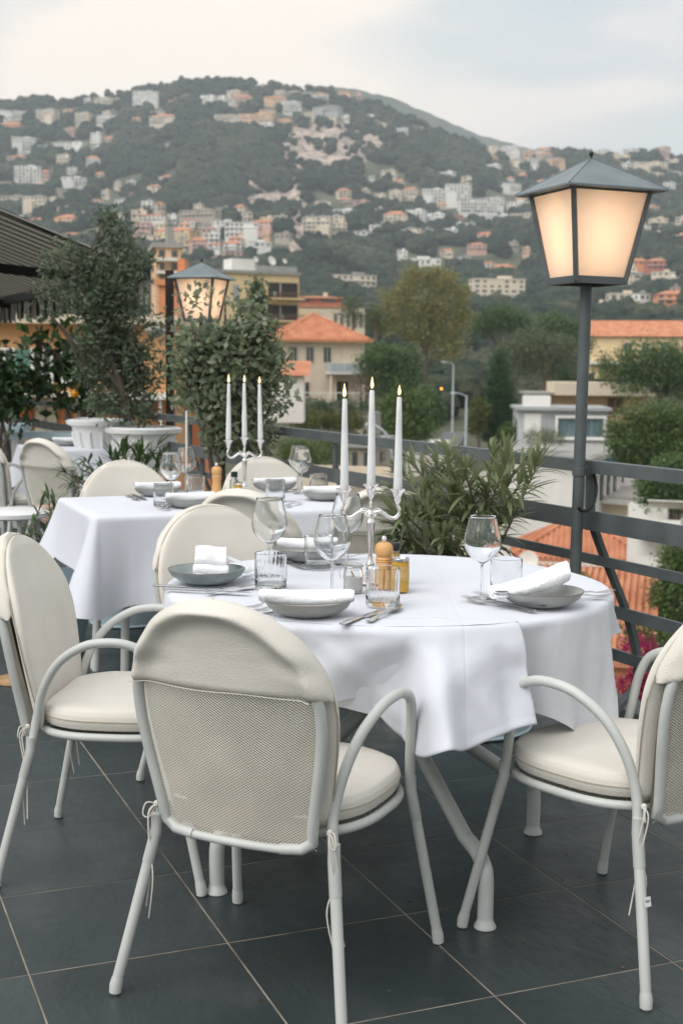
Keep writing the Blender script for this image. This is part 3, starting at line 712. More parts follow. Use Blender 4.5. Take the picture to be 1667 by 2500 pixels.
def napkin_roll(name, label, p0, p1, r, flat, zc, sag=.006, parent=None, curl=True):
    """a loosely rolled napkin from p0 to p1 with a visible spiral at the end"""
    p0, p1 = Vector(p0), Vector(p1); mid = (p0 + p1) / 2; d = (p1 - p0).normalized(); L = (p1 - p0).length; sd = Vector((-d.y, d.x, 0))
    nr, nc = 26, 34
    def fn(u, v):
        s = v; a = u * 2 * math.pi; taper = 1 - .10 * abs(2 * s - 1) ** 2; e = min(1, min(s, 1 - s) / .03 + .82)
        rr = r * taper * e * (1 + .05 * math.sin(3 * a + 5 * s) + .03 * fbm(s * 6, math.cos(a) * 2, math.sin(a) * 2 + r * 90))
        x = (s - .5) * L; y = rr * math.cos(a) * flat; z = rr * math.sin(a) * .82
        y += .008 * math.sin(s * 3.1)
        return tuple(d * x + sd * y + Vector((0, 0, z + zc - sag * 4 * s * (1 - s))))
    o = MB().grid(fn, nc, nr, wrap=True)
    for end in (-1, 1):
        ep = []; turns = 2.6; n = 60
        vs = []
        for k in range(n):
            a = k / n * turns * 2 * math.pi; q = r * .80 * (1 - .80 * k / n)
            for off in (0, -.006):
                vs.append(tuple(d * (end * (L / 2 + .0015 + off)) + sd * (q * math.cos(a) * flat) + Vector((0, 0, zc + q * .82 * math.sin(a)))))
        o.add(vs, [(2 * k, 2 * k + 2, 2 * k + 3, 2 * k + 1) for k in range(n - 1)])
        vs = [tuple(d * (end * (L / 2 - .005)) + Vector((0, 0, zc)))] + [tuple(d * (end * (L / 2 - .003)) + sd * (r * .80 * flat * math.cos(a)) + Vector((0, 0, zc + r * .66 * math.sin(a)))) for a in np.linspace(0, 2 * math.pi, 24, endpoint=False)]
        o.add(vs, [(0, 1 + k, 1 + (k + 1) % 24) for k in range(24)])
    ob = o.build('napkin', M_nap, None, True, angle=60); ob.location = (mid.x, mid.y, 0); tag(ob, label, 'napkin'); return ob
def cutlery(kind):
    mb = MB()
    def strip(sec):   # sec: (x, halfwidth, z, thick)
        vs = []; fs = []
        for x, w, z, th in sec: vs += [(x, -w, z - th * .3), (x, -w * .4, z - th), (x, w * .4, z - th), (x, w, z - th * .3), (x, w * .5, z + th * .5), (x, -w * .5, z + th * .5)]
        for i in range(len(sec) - 1):
            for k in range(6): a = i * 6 + k; b = i * 6 + (k + 1) % 6; fs.append((a, b, b + 6, a + 6))
        fs += [tuple(reversed(range(6))), tuple((len(sec) - 1) * 6 + k for k in range(6))]
        mb.add(vs, fs)
    hndl = [(-.100, .004, .0035, .0015), (-.098, .0085, .0035, .002), (-.080, .0092, .0045, .002), (-.04, .0052, .0075, .0022), (-.01, .0036, .0095, .0024), (.02, .0034, .0085, .0024)]
    if kind == 'fork':
        strip(hndl + [(.035, .005, .006, .0018), (.046, .0105, .0045, .0012), (.056, .0122, .0040, .0010)])
        for k in range(4):
            y = (k - 1.5) * .0066
            strip([(.054, 0, 0, 0)][:0] + [(.054, .0022, .004, .001), (.075, .0019, .0050, .001), (.100, .0010, .0095, .0007)]); n = 18
            vs = mb.v[-n:]; mb.v[-n:] = [(x, yy + y, z) for x, yy, z in vs]
    elif kind == 'knife':
        strip([(-.115, .005, .0035, .0015), (-.112, .0088, .004, .0032), (-.07, .0085, .0045, .0038), (-.02, .0062, .0045, .0036), (-.005, .0052, .0045, .0030), (.003, .0085, .0035, .0009), (.06, .0098, .0032, .0007), (.095, .0080, .0032, .0006), (.112, .0018, .0032, .0005)])
    else:   # broad fish knife
        strip([(-.105, .005, .0035, .0015), (-.102, .0082, .004, .0030), (-.05, .0062, .0055, .0030), (.0, .0042, .0065, .0026), (.018, .005, .0055, .0014), (.030, .0135, .0045, .0009), (.055, .0145, .0042, .0008), (.08, .0095, .0045, .0007), (.098, .0018, .0055, .0005)])
    return mb.mesh(kind, M_steel, True, 50)
CUT = {k: cutlery(k) for k in ('fork', 'knife', 'fish')}
def lay(kind, a, b, label, dz=.0015, z=TT, tilt=0., head=None):
    """lay a piece so that its handle end is at photograph point a and its tip at b"""
    pa, pb = P(*a, z=z), P(*b, z=z); mid = (pa + pb) / 2; dd = pb - pa
    o = link_mesh({'fork': 'fork', 'knife': 'knife', 'fish': 'fish_knife'}[kind], CUT[kind], None, (mid.x, mid.y, z + dz), (0, -tilt, math.atan2(dd.y, dd.x)))
    s = dd.length / (.2 if kind != 'knife' else .227); s = min(1.12, max(.85, s)); o.scale = (s, 1, 1)
    tag(o, label, 'fork' if kind == 'fork' else 'knife'); return o
def make_candelabra():
    t = thing('candelabra', None, 'candelabra')
    base = [(.047, 0), (.048, .004), (.044, .008), (.030, .012), (.016, .018), (.010, .028), (.007, .034), (.0105, .040), (.0125, .046), (.009, .054), (.0062, .06), (.0058, .075), (.0078, .12), (.0115, .155), (.0118, .162), (.0075, .168), (.0055, .172), (.0095, .178), (.0095, .184), (.005, .189), (.0075, .196), (.0048, .202), (.0065, .208), (.0045, .213), (.0045, .222)]
    MB().lathe(base, 24).build('stem', M_silver, t, True, angle=50)
    MB().lathe([(.0, .175), (.014, .176), (.017, .182), (.012, .187), (.0, .188)], 20, cap0=False, cap1=False).build('hub', M_silver, t, True)
    SP = .070
    for s in (-1, 1):
        pts = spline([(0, 0, .181), (s * .012, 0, .186), (s * .024, 0, .1885), (s * .036, 0, .182), (s * .048, 0, .1735), (s * .060, 0, .171), (s * .070, 0, .177), (s * .0755, 0, .190), (s * SP, 0, .206)], 5)
        ar = MB().tube(pts, [.0042 + .0012 * math.sin(i / len(pts) * math.pi) for i in range(len(pts))], 10)
        ar.tube(spline([(s * .006, 0, .188), (s * .016, 0, .196), (s * .026, 0, .1935), (s * .030, 0, .187)], 5), .0022, 8)
        ar.build('arm', M_silver, t, True)
    for x, z0 in ((-SP, .205), (0, .217), (SP, .205)):
        MB().lathe([(.0045, 0), (.0048, .006), (.0085, .012), (.0100, .020), (.0125, .030), (.0165, .036), (.0215, .0405), (.0222, .0425), (.0195, .0425), (.0135, .039), (.0118, .034)], 24, (x, 0, z0)).build('candle_cup', M_silver, t, True, angle=50)
    t['sp'] = SP; return t
def candle(loc, L, label, lean=(0, 0)):
    c = thing('candle', label, 'candle', loc); 
    lx, ly = lean
    def pt(z): return (lx * z, ly * z, z)
    MB().tube([pt(0), pt(.01), pt(L * .33), pt(L * .66), pt(L - .004), pt(L)], [.0112, .0116, .0102, .0085, .0062, .0045], 20).build('wax', M_wax, c, True, angle=60)
    MB().tube([pt(L - .001), (lx * L + .0004, ly * L, L + .009)], .0011, 6).build('wick', M_wick, c)
    MB().lathe([(.0045, 0), (.0056, .0012), (.0052, .0022), (.001, .0026)], 12, (lx * L, ly * L, L - .0015)).build('melted_rim', M_wick, c, True)
    fz = L + .003; fs_ = random.uniform(.82, 1.12); fx = random.uniform(-.0012, .0012)
    for q in range(random.choice((1, 2, 3))):
        a = random.uniform(3.3, 6.1); zt = L * random.uniform(.45, .97); ln = random.uniform(.012, .05); rr = .0115 - .0055 * (zt / L) ** 1.5
        MB().tube([(rr * math.cos(a) + lx * zt, rr * math.sin(a) + ly * zt, zt), (rr * 1.04 * math.cos(a) + lx * zt, rr * 1.04 * math.sin(a) + ly * zt, zt - ln), (rr * 1.08 * math.cos(a) + lx * zt, rr * 1.08 * math.sin(a) + ly * zt, zt - ln - .004)], [.0007, .0013, .0017], 6).build('wax_drip', M_wax, c, True)
    prof = [(.0008, 0), (.0034, .004), (.0042, .009), (.0036, .015), (.0022, .022), (.0009, .028), (.0002, .032)]
    MB().lathe([(r, z * fs_) for r, z in prof], 12, (lx * L + fx, ly * L, fz)).build('flame', M_flame, c, True)
    MB().lathe([(r * 1.02 * .6, z * .6) for r, z in prof], 10, (lx * L, ly * L - .0022, fz + .003)).build('flame_core', M_flamecore, c, True)
    return c
cnd = make_candelabra(); cpos = tb1(903, 1421); cnd.location = cpos; cnd.rotation_euler = (0, 0, R(-4))
tag(cnd, 'silver three-armed candelabra in the middle of the round table', 'candelabra', 'silver candelabras')
for dx, L, w in ((-1, .241, 'left'), (0, .252, 'middle'), (1, .247, 'right')):
    o = Vector((dx * .070, 0, .255 if dx == 0 else .243)); o.rotate(Matrix.Rotation(R(-4), 3, 'Z'))
    candle(cpos + o, L, {'left': 'white taper candle on the left arm of the round table candelabra', 'middle': 'tall white taper candle on the centre cup of the round table candelabra', 'right': 'white taper candle on the right arm of the round table candelabra'}[w], (.004 * dx, 0))
c2pos = P(597, 1213, z=TT); c2pos.z = TT
cnd2 = copy_thing(cnd, c2pos, R(14), 'smaller-looking silver candelabra on the rectangular table', 'silver candelabras')
for dx, L, w in ((-1, .250, 'left arm'), (0, .240, 'centre cup'), (1, .247, 'right arm')):
    o = Vector((dx * .070, 0, .255 if dx == 0 else .243)); o.rotate(Matrix.Rotation(R(14), 3, 'Z'))
    candle(c2pos + o, L, 'lit white candle on the %s of the rectangular table candelabra' % w, (-.012 * dx - .006, 0))

# bowls and napkins of the round table
pl = make_plate(M_plateg, M_rim); pa = tb1(505, 1421); pl.location = pa
tag(pl, 'blue-grey stoneware bowl holding an upright folded napkin', 'bowl', 'stoneware bowls')
def bowl(px, py, label, z=TT):
    p = P(px, py, z=z); c = copy_thing(plg, (p.x, p.y, z), random.uniform(0, 6), label, 'stoneware bowls'); return Vector((p.x, p.y, z))
plg = make_plate(M_plate, M_rim)
pb = tb1(752, 1500); plg.location = pb; tag(plg, 'grey bowl nearest the camera with a rolled napkin across it', 'bowl', 'stoneware bowls')
pc = bowl(1320, 1476, 'grey bowl at the right side of the round table')
pd_ = bowl(748, 1366, 'grey bowl at the far side of the round table behind the glasses')
napkin_roll('n', 'rolled white napkin lying across the bowl nearest the camera', (pb.x - .110, pb.y - .010, 0), (pb.x + .104, pb.y - .012, 0), .021, 1.35, TT + .046)
napkin_roll('n', 'rolled white napkin on the far bowl of the round table', (pd_.x - .085, pd_.y + .01, 0), (pd_.x + .095, pd_.y - .0, 0), .020, 1.2, TT + .050)
# right napkin: a broad fold bent over the bowl
def nap_c(u, v):
    x = (v - .5) * .185; a = u * 2 * math.pi; w = .042 * (1 - .25 * abs(v - .35)); hgt = .017 + .010 * sstep(.1, .9, v)
    lift = .040 + .042 * v ** 1.6
    return (x * math.cos(.30) - w * math.cos(a) * math.sin(.30), x * math.sin(.30) + w * math.cos(a) * math.cos(.30) + .01, lift + hgt * math.sin(a) * (1 + .1 * math.sin(4 * a)) + .003 * fbm(v * 5, math.cos(a) * 2, math.sin(a)))
m_ = MB().grid(nap_c, 36, 26, wrap=True)
for j in (0, 25):
    k = len(m_.v); m_.v.append(tuple(sum(m_.v[j * 36 + i][q] for i in range(36)) / 36 for q in range(3))); m_.f += [(j * 36 + i, j * 36 + (i + 1) % 36, k) for i in range(36)]
for q in range(3):
    m_.grid(lambda u, v: (-.093 * math.cos(.3) + .002 * q + .03 * u - .004, -.093 * math.sin(.3) - .034 + .07 * v, .036 + .006 * q + .004 * math.sin(6 * v + q)), 5, 12)
nc_ = m_.build('napkin', M_nap, None, True, angle=60); nc_.location = pc + Vector((-.028, 0, -.008)); tag(nc_, 'white napkin folded over the bowl at the right of the round table', 'napkin')
# left napkin: upright folded band with a flap at the back
def nap_a(u, v):   # u across, v along the folded strip
    x = (u - .5) * .086; s = v * .30
    pr = spline([(0, -.030, .020), (0, -.052, .022), (0, -.054, .040), (0, -.030, .046), (0, -.036, .060), (0, -.012, .088), (0, .012, .083), (0, .022, .055), (0, .026, .030)], 6)
    k = v * (len(pr) - 1); i = min(int(k), len(pr) - 2); p = pr[i].lerp(pr[i + 1], k - i)
    return (x + .006 * math.sin(v * 7) * (u - .5), p.y + .003 * math.sin(u * 8 + v * 4), p.z + .003 * math.sin(u * 6))
m_ = MB().grid(nap_a, 14, 60)
m_.grid(lambda u, v: (-.043 + .078 * u + .003 * math.sin(9 * v), -.056 + .03 * v, .021 + .012 * math.sin(v * 3.1) * (1 - .3 * u)), 12, 14)
na = m_.build('napkin', M_nap, None, True, angle=70); na.location = pa + Vector((.012, .004, .004)); na.rotation_euler = (0, 0, R(4)); tag(na, 'white napkin folded upright in the blue-grey bowl', 'napkin')
sd = na.modifiers.new('thick', 'SOLIDIFY'); sd.thickness = .004; sd.offset = 0
fl = MB().grid(lambda u, v: (.0 + .075 * u, .02 + .05 * v + .01 * u, .055 - .030 * u + .006 * math.sin(5 * v) ), 14, 10).build('napkin_tail', M_nap, na, True); fl.location = (.036, .004, .0)

# wine glasses
wg = make_wine()
for k, (px, py, lb, tz, s) in enumerate((
        (1175, 1463, 'wine glass standing alone at the right beside the smooth tumbler', TT, 1.0),
        (810, 1459, 'wine glass in front of the candelabra left of the salt jar', TT, 1.0),
        (657, 1411, 'wine glass behind the faceted tumbler near the blue-grey bowl', TT, 1.05),
        (847, 1379, 'wine glass at the far side of the round table behind the candelabra', TT, 1.0),
        (418, 1226, 'left wine glass of the pair on the rectangular table', TT, 1.0),
        (454, 1205, 'right wine glass of the pair on the rectangular table', TT, 1.0),
        (736, 1205, 'front wine glass at the right of the smaller candelabra', TT, 1.0),
        (728, 1196, 'rear wine glass at the right of the smaller candelabra', TT, 1.0),
        (206, 1092, 'wine glass on the small table by the left railing', TT, 1.0))):
    p = P(px, py, z=tz); p.z = tz
    if k == 0: wg.location = p; tag(wg, lb, None, 'wine glasses')
    else: copy_thing(wg, p, random.uniform(0, 6), lb, 'wine glasses').scale = (s, s, s)
tum = make_tumbler(); tum2 = make_tumbler(False, .040, .090)
first = True
for (px, py, lb, src) in ((661, 1436, 'faceted glass tumbler beside the blue-grey bowl', 0), (934, 1478, 'faceted glass tumbler in front of the pepper mill', 0),
        (778, 1386, 'faceted glass tumbler beside the far bowl of the round table', 0), (1234, 1449, 'smooth glass tumbler left of the bowl with the folded napkin', 1),
        (400, 1236, 'ribbed tumbler at the left of the rectangular table beside the forks', 0), (478, 1212, 'ribbed tumbler left of the smaller pepper mill', 0),
        (672, 1224, 'ribbed tumbler in front of the napkin right of the smaller candelabra', 0), (778, 1208, 'ribbed tumbler at the far right of the rectangular table', 0)):
    p = P(px, py, z=TT); s_ = tum2 if src else tum
    if s_.get('label') is None: s_.location = p; tag(s_, lb, None, 'glass tumblers')
    else: copy_thing(s_, p, random.uniform(0, 6), lb, 'glass tumblers')
p = P(204, 1090, z=TT); lt = thing('tumbler', 'lilac glass tumbler on the small table by the left railing', 'tumbler', p)
MB().lathe([(.034, 0), (.040, .004), (.041, .05), (.042, .085), (.039, .085), (.0375, .05), (.036, .012), (.001, .010)], 30).build('glass_body', M_glassp, lt, True)

# salt jar with clip lid
p = tb1(862, 1444); jar = thing('salt_jar', 'small clip-top glass jar of salt beside the pepper mill', 'jar', p)
MB().lathe([(.022, 0), (.0245, .003), (.025, .02), (.025, .048), (.022, .056), (.0215, .060), (.0195, .060), (.020, .055), (.0228, .047), (.0228, .006), (.001, .005)], 30).build('glass_body', M_glass, jar, True, angle=60)
MB().lathe([(.001, .0062), (.0222, .0062), (.0222, .036), (.018, .038), (.001, .0365)], 24).build('salt', mat('salt', (.8, .79, .77, 1), (.86, .85, .84, 1), rough=.9, scale=300, bump=.5, bscale=900), jar, True, angle=30)
MB().lathe([(.023, .0615), (.0245, .063), (.0245, .068), (.020, .071), (.012, .073), (.001, .0735)], 26).build('lid', M_glass, jar, True, angle=50)
wr = MB(); ringp = lambda r, z: [(r * math.cos(a), r * math.sin(a), z) for a in np.linspace(0, 2 * math.pi, 28, endpoint=False)]
wr.tube(ringp(.0225, .0575), .0009, 5, closed=True); wr.tube(ringp(.0252, .0655), .0009, 5, closed=True)
for s in (-1, 1): wr.tube(spline([(-.024, .006 * s, .0655), (-.033, .007 * s, .055), (-.034, .007 * s, .040), (-.026, .004 * s, .034), (-.024, .006 * s, .050), (-.023, .004 * s, .0575)], 4), .0009, 5)
wr.tube([(-.034, -.007, .040), (-.034, .007, .040)], .0009, 5); wr.build('clip_wire', M_steel, jar, True)
MB().bar((.003, .002, .032), (-.010, .010, .062), .006, .0015).build('spoon', mat('spoon_wood', (.5, .35, .2, 1)), jar)

def mill(p, label):
    t = thing('pepper_mill', label, 'pepper mill', p)
    MB().lathe([(.0235, 0), (.0245, .003), (.0235, .010), (.0205, .03), (.0190, .048), (.0195, .060), (.0215, .068), (.0195, .0705), (.0220, .073), (.0195, .0755), (.0215, .078), (.0205, .082), (.0185, .084)], 32).build('body', M_wood, t, True, angle=35)
    MB().lathe([(.0185, .0845), (.0205, .087), (.0228, .093), (.0238, .102), (.0225, .111), (.0175, .118), (.009, .1215), (.005, .122)], 32).build('head', M_wood, t, True, angle=50)
    MB().lathe([(.004, .121), (.0065, .124), (.0055, .128), (.007, .131), (.0055, .136), (.001, .138)], 16).build('knob', M_silver, t, True); return t
mill(tb1(936, 1438), 'wooden pepper mill in front of the big candelabra')
# oil bottle and mustard jar
p = tb1(963, 1424); bt = thing('oil_bottle', 'small oil bottle with a black cap behind the pepper mill', 'bottle', p)
MB().lathe([(.017, 0), (.019, .003), (.019, .058), (.016, .070), (.0115, .078), (.0110, .092), (.0100, .092), (.0105, .078), (.015, .069), (.0178, .057), (.0178, .005), (.001, .005)], 24).build('glass_body', M_glass, bt, True, angle=60)
MB().lathe([(.001, .0055), (.0174, .0055), (.0174, .056), (.014, .067), (.0100, .077), (.0100, .083), (.001, .083)], 20).build('oil', mat('golden_oil', (.55, .30, .015, 1), rough=.1), bt, True, angle=40)
MB().lathe([(.0125, .088), (.0130, .089), (.0130, .106), (.0115, .108), (.001, .108)], 20).build('cap', M_black, bt, True)
p = tb1(976, 1443); mj = thing('mustard_jar', 'amber jar at the right of the pepper mill', 'jar', p)
MB().lathe([(.021, 0), (.0225, .002), (.0225, .076), (.0205, .078), (.0205, .080), (.001, .080)], 26).build('contents', mat('amber_contents', (.48, .27, .035, 1), (.56, .33, .05, 1), rough=.35, scale=30), mj, True, angle=40)
MB().lathe([(.0228, .030), (.0231, .031), (.0231, .064), (.0228, .065)], 26, cap0=False, cap1=False).build('paper_label', mat('label_paper', (.60, .42, .20, 1), (.5, .28, .08, 1), rough=.7, scale=60), mj, True)
MB().lathe([(.0228, .078), (.0235, .0785), (.0235, .084), (.022, .0855), (.0205, .083), (.001, .083)], 26).build('rim', M_steel, mj, True)
p2 = P(529, 1205, z=TT); mill(p2, 'smaller-looking wooden pepper mill on the rectangular table')
p = P(572, 1200, z=TT); b2 = thing('oil_bottle', 'short bottle with dark green cap on the rectangular table', 'bottle', p)
MB().lathe([(.018, 0), (.019, .003), (.019, .05), (.012, .062), (.011, .07), (.001, .07)], 20).build('glass_body', M_glass, b2, True); MB().lathe([(.015, .066), (.0155, .068), (.0155, .09), (.001, .091)], 16).build('cap', mat('green_cap', (.01, .03, .02, 1), rough=.4), b2, True)
p = P(583, 1206, z=TT); b3 = thing('mustard_jar', 'low amber jar beside the green-capped bottle', 'jar', p); MB().lathe([(.02, 0), (.022, .003), (.022, .045), (.02, .05), (.001, .05)], 20).build('contents', MATS['amber_contents'], b3, True)
MB().lathe([(.0225, .043), (.023, .044), (.023, .052), (.001, .054)], 20).build('lid', M_silver, b3, True)

# cutlery of the round table
lay('knife', (834, 1528), (935, 1492), 'knife at the right of the bowl nearest the camera')
lay('fish', (888, 1528), (990, 1474), 'broad-bladed fish knife pointing at the faceted tumbler')
lay('fork', (720, 1462), (596, 1492), 'left fork under the rolled napkin near the camera')
lay('fork', (728, 1470), (622, 1500), 'right fork under the rolled napkin near the camera')
lay('knife', (394, 1434), (530, 1440), 'knife in front of the blue-grey bowl, handle to the left')
lay('knife', (398, 1440), (615, 1452), 'second knife crossing under the one before the blue-grey bowl')
lay('fish', (520, 1450), (614, 1434), 'slim knife crossing the others before the blue-grey bowl')
lay('fork', (525, 1428), (622, 1396), 'fork sticking out behind the blue-grey bowl', .003)
lay('fork', (1334, 1492), (1155, 1460), 'upper fork of the pair at the right front of the round table', .008)
lay('fork', (1306, 1495), (1128, 1464), 'lower fork of the pair at the right front of the round table')
lay('fork', (1370, 1462), (1486, 1452), 'upper fork sticking out right of the folded napkin', .004)
lay('fork', (1360, 1464), (1474, 1460), 'lower fork sticking out right of the folded napkin', .002)
lay('knife', (690, 1370), (738, 1386), 'knife lying beside the far bowl of the round table')
lay('fork', (920, 1358), (860, 1362), 'fork behind the salt jar at the far side of the table')
# rectangular table settings
def setn(px, py, label, nl, ang=.37, L=.2):
    p = bowl(px, py, label); d = Vector((math.cos(ang), math.sin(ang), 0)) * (L / 2)
    napkin_roll('n', nl, (p.x - d.x, p.y - d.y, 0), (p.x + d.x, p.y + d.y, 0), .023, 1.1, TT + .045)
setn(385, 1210, 'grey bowl at the far left of the rectangular table', 'rolled white napkin at the far left of the rectangular table')
setn(670, 1198, 'grey bowl at the far right of the rectangular table', 'rolled white napkin at the far right of the rectangular table')
setn(465, 1238, 'grey bowl at the near left of the rectangular table', 'rolled white napkin at the near left of the rectangular table')
setn(795, 1220, 'grey bowl at the near right of the rectangular table', 'rolled white napkin at the near right of the rectangular table', .3)
setn(165, 1088, 'grey bowl on the small table by the left railing', 'folded white napkin on the small table by the left railing', .3)
lay('knife', (320, 1208), (358, 1222), 'knife at the left end of the rectangular table', z=TT); lay('fish', (306, 1210), (342, 1224), 'fish knife at the left end of the rectangular table')
lay('fork', (430, 1232), (385, 1245), 'left fork by the ribbed tumbler on the rectangular table'); lay('fork', (440, 1236), (398, 1248), 'middle fork by the ribbed tumbler on the rectangular table')
lay('fork', (720, 1226), (676, 1238), 'left fork at the near right of the rectangular table'); lay('fork', (735, 1230), (694, 1240), 'right fork at the near right of the rectangular table')
# ================================================================== terrain
RIDGE = [(-600, 300), (0, 258), (110, 250), (210, 245), (340, 230), (425, 212), (490, 199), (595, 202), (690, 212), (800, 232), (905, 262), (1000, 300), (1090, 338), (1190, 368), (1280, 382), (1330, 372), (1430, 372), (1560, 372), (1667, 388), (2300, 420)]
RIDGE = [(a, b + (24 if a < 700 else 14)) for a, b in RIDGE]
RIDGE2 = [(-600, 420), (600, 300), (760, 232), (850, 238), (950, 262), (1060, 308), (1150, 345), (1250, 372), (1340, 395), (1500, 420), (1667, 420), (2300, 460)]
def lerp_tab(tab, x):
    if x <= tab[0][0]: return tab[0][1]
    for (a, b), (c, d) in zip(tab, tab[1:]):
        if x <= c: return b + (d - b) * (x - a) / (c - a)
    return tab[-1][1]
HY = lambda u: 897 + .0085 * (u - 833)
PROF = [(30, -13), (70, -12.5), (105, -10.5), (150, -6.5), (250, -1.5), (400, 5), (600, 22), (900, 68), (1300, 184), (1700, 1.3 + 697 / F_PX * 1700)]
def terrain_z(x, y):
    u = 833.5 + x / max(y, 5) * F_PX
    if y <= 1700: z = lerp_tab(PROF, y)
    else: z = lerp_tab([(1700, PROF[-1][1]), (2100, 240), (3000, 60)], y)
    rg = lerp_tab(RIDGE, u) + 6 * fbm(u / 60, 3.3)
    k = (HY(u) - rg) / (HY(u) - 197)
    s = sstep(350, 1650, y)
    z = z * (1 + (k - 1) * s)
    if 60 < y < 330: z += 5.2 * sstep(960, 780, u) * sstep(70, 120, y) * sstep(330, 200, y)
    # gullies, spurs and the cliff step
    a = sstep(330, 900, y) * (.25 + .75 * sstep(1700, 1350, y))
    z += a * (16 * fbm(x / 190, y / 210, 1.) + 7 * fbm(x / 60, y / 60, 5.))
    return z
def rock_amount(u, v):
    """where bare limestone shows on the hill (photograph coordinates of the slope)"""
    def e(cx, cy, rx, ry, p=1.): return p * math.exp(-(((u - cx) / rx) ** 2 + ((v - cy) / ry) ** 2) ** 1.5)
    r = e(795, 378, 95, 46, 1.6) + e(718, 400, 22, 62, 1.2) + e(722, 500, 20, 115, 1.15) + e(728, 592, 22, 46, 1.4) + e(640, 510, 60, 50, .42) + e(560, 430, 90, 50, .22) + e(900, 370, 50, 24, .4)
    r -= e(845, 440, 100, 34, .7) * 1 + e(742, 375, 6, 40, .9)
    return r
def rock_full(r, x, y, z): return max(0, 1.25 * r * (1.35 + .5 * fbm(x / 12, y / 60 + z / 30, 9.)) + (.22 * fbm(x / 24, z / 30, 6.) if r > .1 else 0))
def terrain():
    us = np.arange(-1500, 3200, 13.); ys = np.concatenate([np.array([22, 26, 30, 36, 43, 52]), np.geomspace(60, 330, 26), np.linspace(340, 1740, 118), np.geomspace(1780, 3000, 10)])
    v = []; rock = []
    for y in ys:
        for u in us:
            x = (u - 833.5) / F_PX * y; z = terrain_z(x, y)
            vp = HY(u) - (z - 1.3) / y * F_PX
            r = rock_amount(u, vp) if y > 500 else 0
            if y > 500:
                r2 = rock_full(r, x, y, z)
                z += 6 * min(1, r2) * fbm(x / 16, z / 30, 2.) * (y < 1700)
                r = r2 if r > .12 else max(0, .5 * fbm(x / 50, y / 60, 4.) - .12)
            v.append((x, y, z)); rock.append(min(1, max(0, r)))
    nu = len(us); f = [(j * nu + i, j * nu + i + 1, (j + 1) * nu + i + 1, (j + 1) * nu + i) for j in range(len(ys) - 1) for i in range(nu - 1)]
    me = np_mesh('hillside', np.array(v), np.array(f), M_hill)
    at = me.attributes.new('rock', 'FLOAT', 'POINT'); at.data.foreach_set('value', rock)
    me.polygons.foreach_set('use_smooth', [True] * len(me.polygons))
    o = bpy.data.objects.new('hillside', me); COL.objects.link(o); tag(o, kind='structure'); return np.array(v), np.array(rock), nu, ys
M_hill = mat('hill_ground', (.055, .066, .038, 1), (.115, .12, .070, 1), rough=.95, scale=.035, detail=8)
def hill_nodes():
    t = M_hill.node_tree; b = t.nodes['Principled BSDF']; src = b.inputs['Base Color'].links[0].from_socket
    at = t.nodes.new('ShaderNodeAttribute'); at.attribute_name = 'rock'
    tc = t.nodes.new('ShaderNodeTexCoord'); ns = t.nodes.new('ShaderNodeTexNoise'); ns.inputs['Scale'].default_value = .13; ns.inputs['Detail'].default_value = 9; ns.inputs['Roughness'].default_value = .65
    mp = t.nodes.new('ShaderNodeMapping'); mp.inputs['Scale'].default_value = (1, 1, .35); t.links.new(tc.outputs['Object'], mp.inputs[0]); t.links.new(mp.outputs[0], ns.inputs['Vector'])
    ro = t.nodes.new('ShaderNodeMix'); ro.data_type = 'RGBA'; ro.inputs['A'].default_value = (.16, .135, .115, 1); ro.inputs['B'].default_value = (.54, .42, .345, 1)
    mr = t.nodes.new('ShaderNodeMapRange'); mr.inputs['From Min'].default_value = .38; mr.inputs['From Max'].default_value = .58; t.links.new(ns.outputs['Fac'], mr.inputs['Value']); t.links.new(mr.outputs[0], ro.inputs['Factor'])
    m2 = t.nodes.new('ShaderNodeMapRange'); m2.inputs['From Min'].default_value = .28; m2.inputs['From Max'].default_value = .5; t.links.new(at.outputs['Fac'], m2.inputs['Value'])
    mx = t.nodes.new('ShaderNodeMix'); mx.data_type = 'RGBA'; t.links.new(m2.outputs[0], mx.inputs['Factor']); t.links.new(src, mx.inputs['A']); t.links.new(ro.outputs['Result'], mx.inputs['B'])
    t.links.new(mx.outputs['Result'], b.inputs['Base Color'])
hill_nodes()
TV, TR_, TNU, TYS = terrain()
gp = MB().add([(-6000, -6000, -16), (6000, -6000, -16), (6000, 9000, -16), (-6000, 9000, -16)], [(0, 1, 2, 3)]).build('ground', M_hill); tag(gp, kind='structure')
ng = MB().add([(-40, -40, -13.6), (40, -40, -13.6), (40, 24, -13.2), (-40, 24, -13.2)], [(0, 1, 2, 3)]).build('ground', mat('courtyard', (.09, .085, .075, 1), (.14, .13, .12, 1), rough=.95, scale=.6)); tag(ng, kind='structure')
# the ridge behind, farther away
def far_ridge():
    us = np.arange(-2000, 3600, 14.); v = []; rows = [(0, 0), (.35, 160), (.7, 340), (1, 500), (.6, 900), (0, 1500)]
    for hh, dy in rows:
        for u in us:
            y = 2700 + dy; x = (u - 833.5) / F_PX * 3200 * (y / 3200)
            top = 1.3 + (HY(u) - lerp_tab(RIDGE2, u) + 3.5 * fbm(u / 26., 1.) + 2 * fbm(u / 9., 4.)) / F_PX * 3200
            v.append((x, y, top * hh - 10 * (hh == 0)))
    n = len(us); f = [(j * n + i, j * n + i + 1, (j + 1) * n + i + 1, (j + 1) * n + i) for j in range(len(rows) - 1) for i in range(n - 1)]
    o = bpy.data.objects.new('distant_ridge', np_mesh('distant_ridge', np.array(v), np.array(f), mat('ridge_woods', (.035, .048, .030, 1), (.07, .085, .05, 1), rough=1, scale=.02, detail=8)))
    COL.objects.link(o); tag(o, kind='structure')
far_ridge()
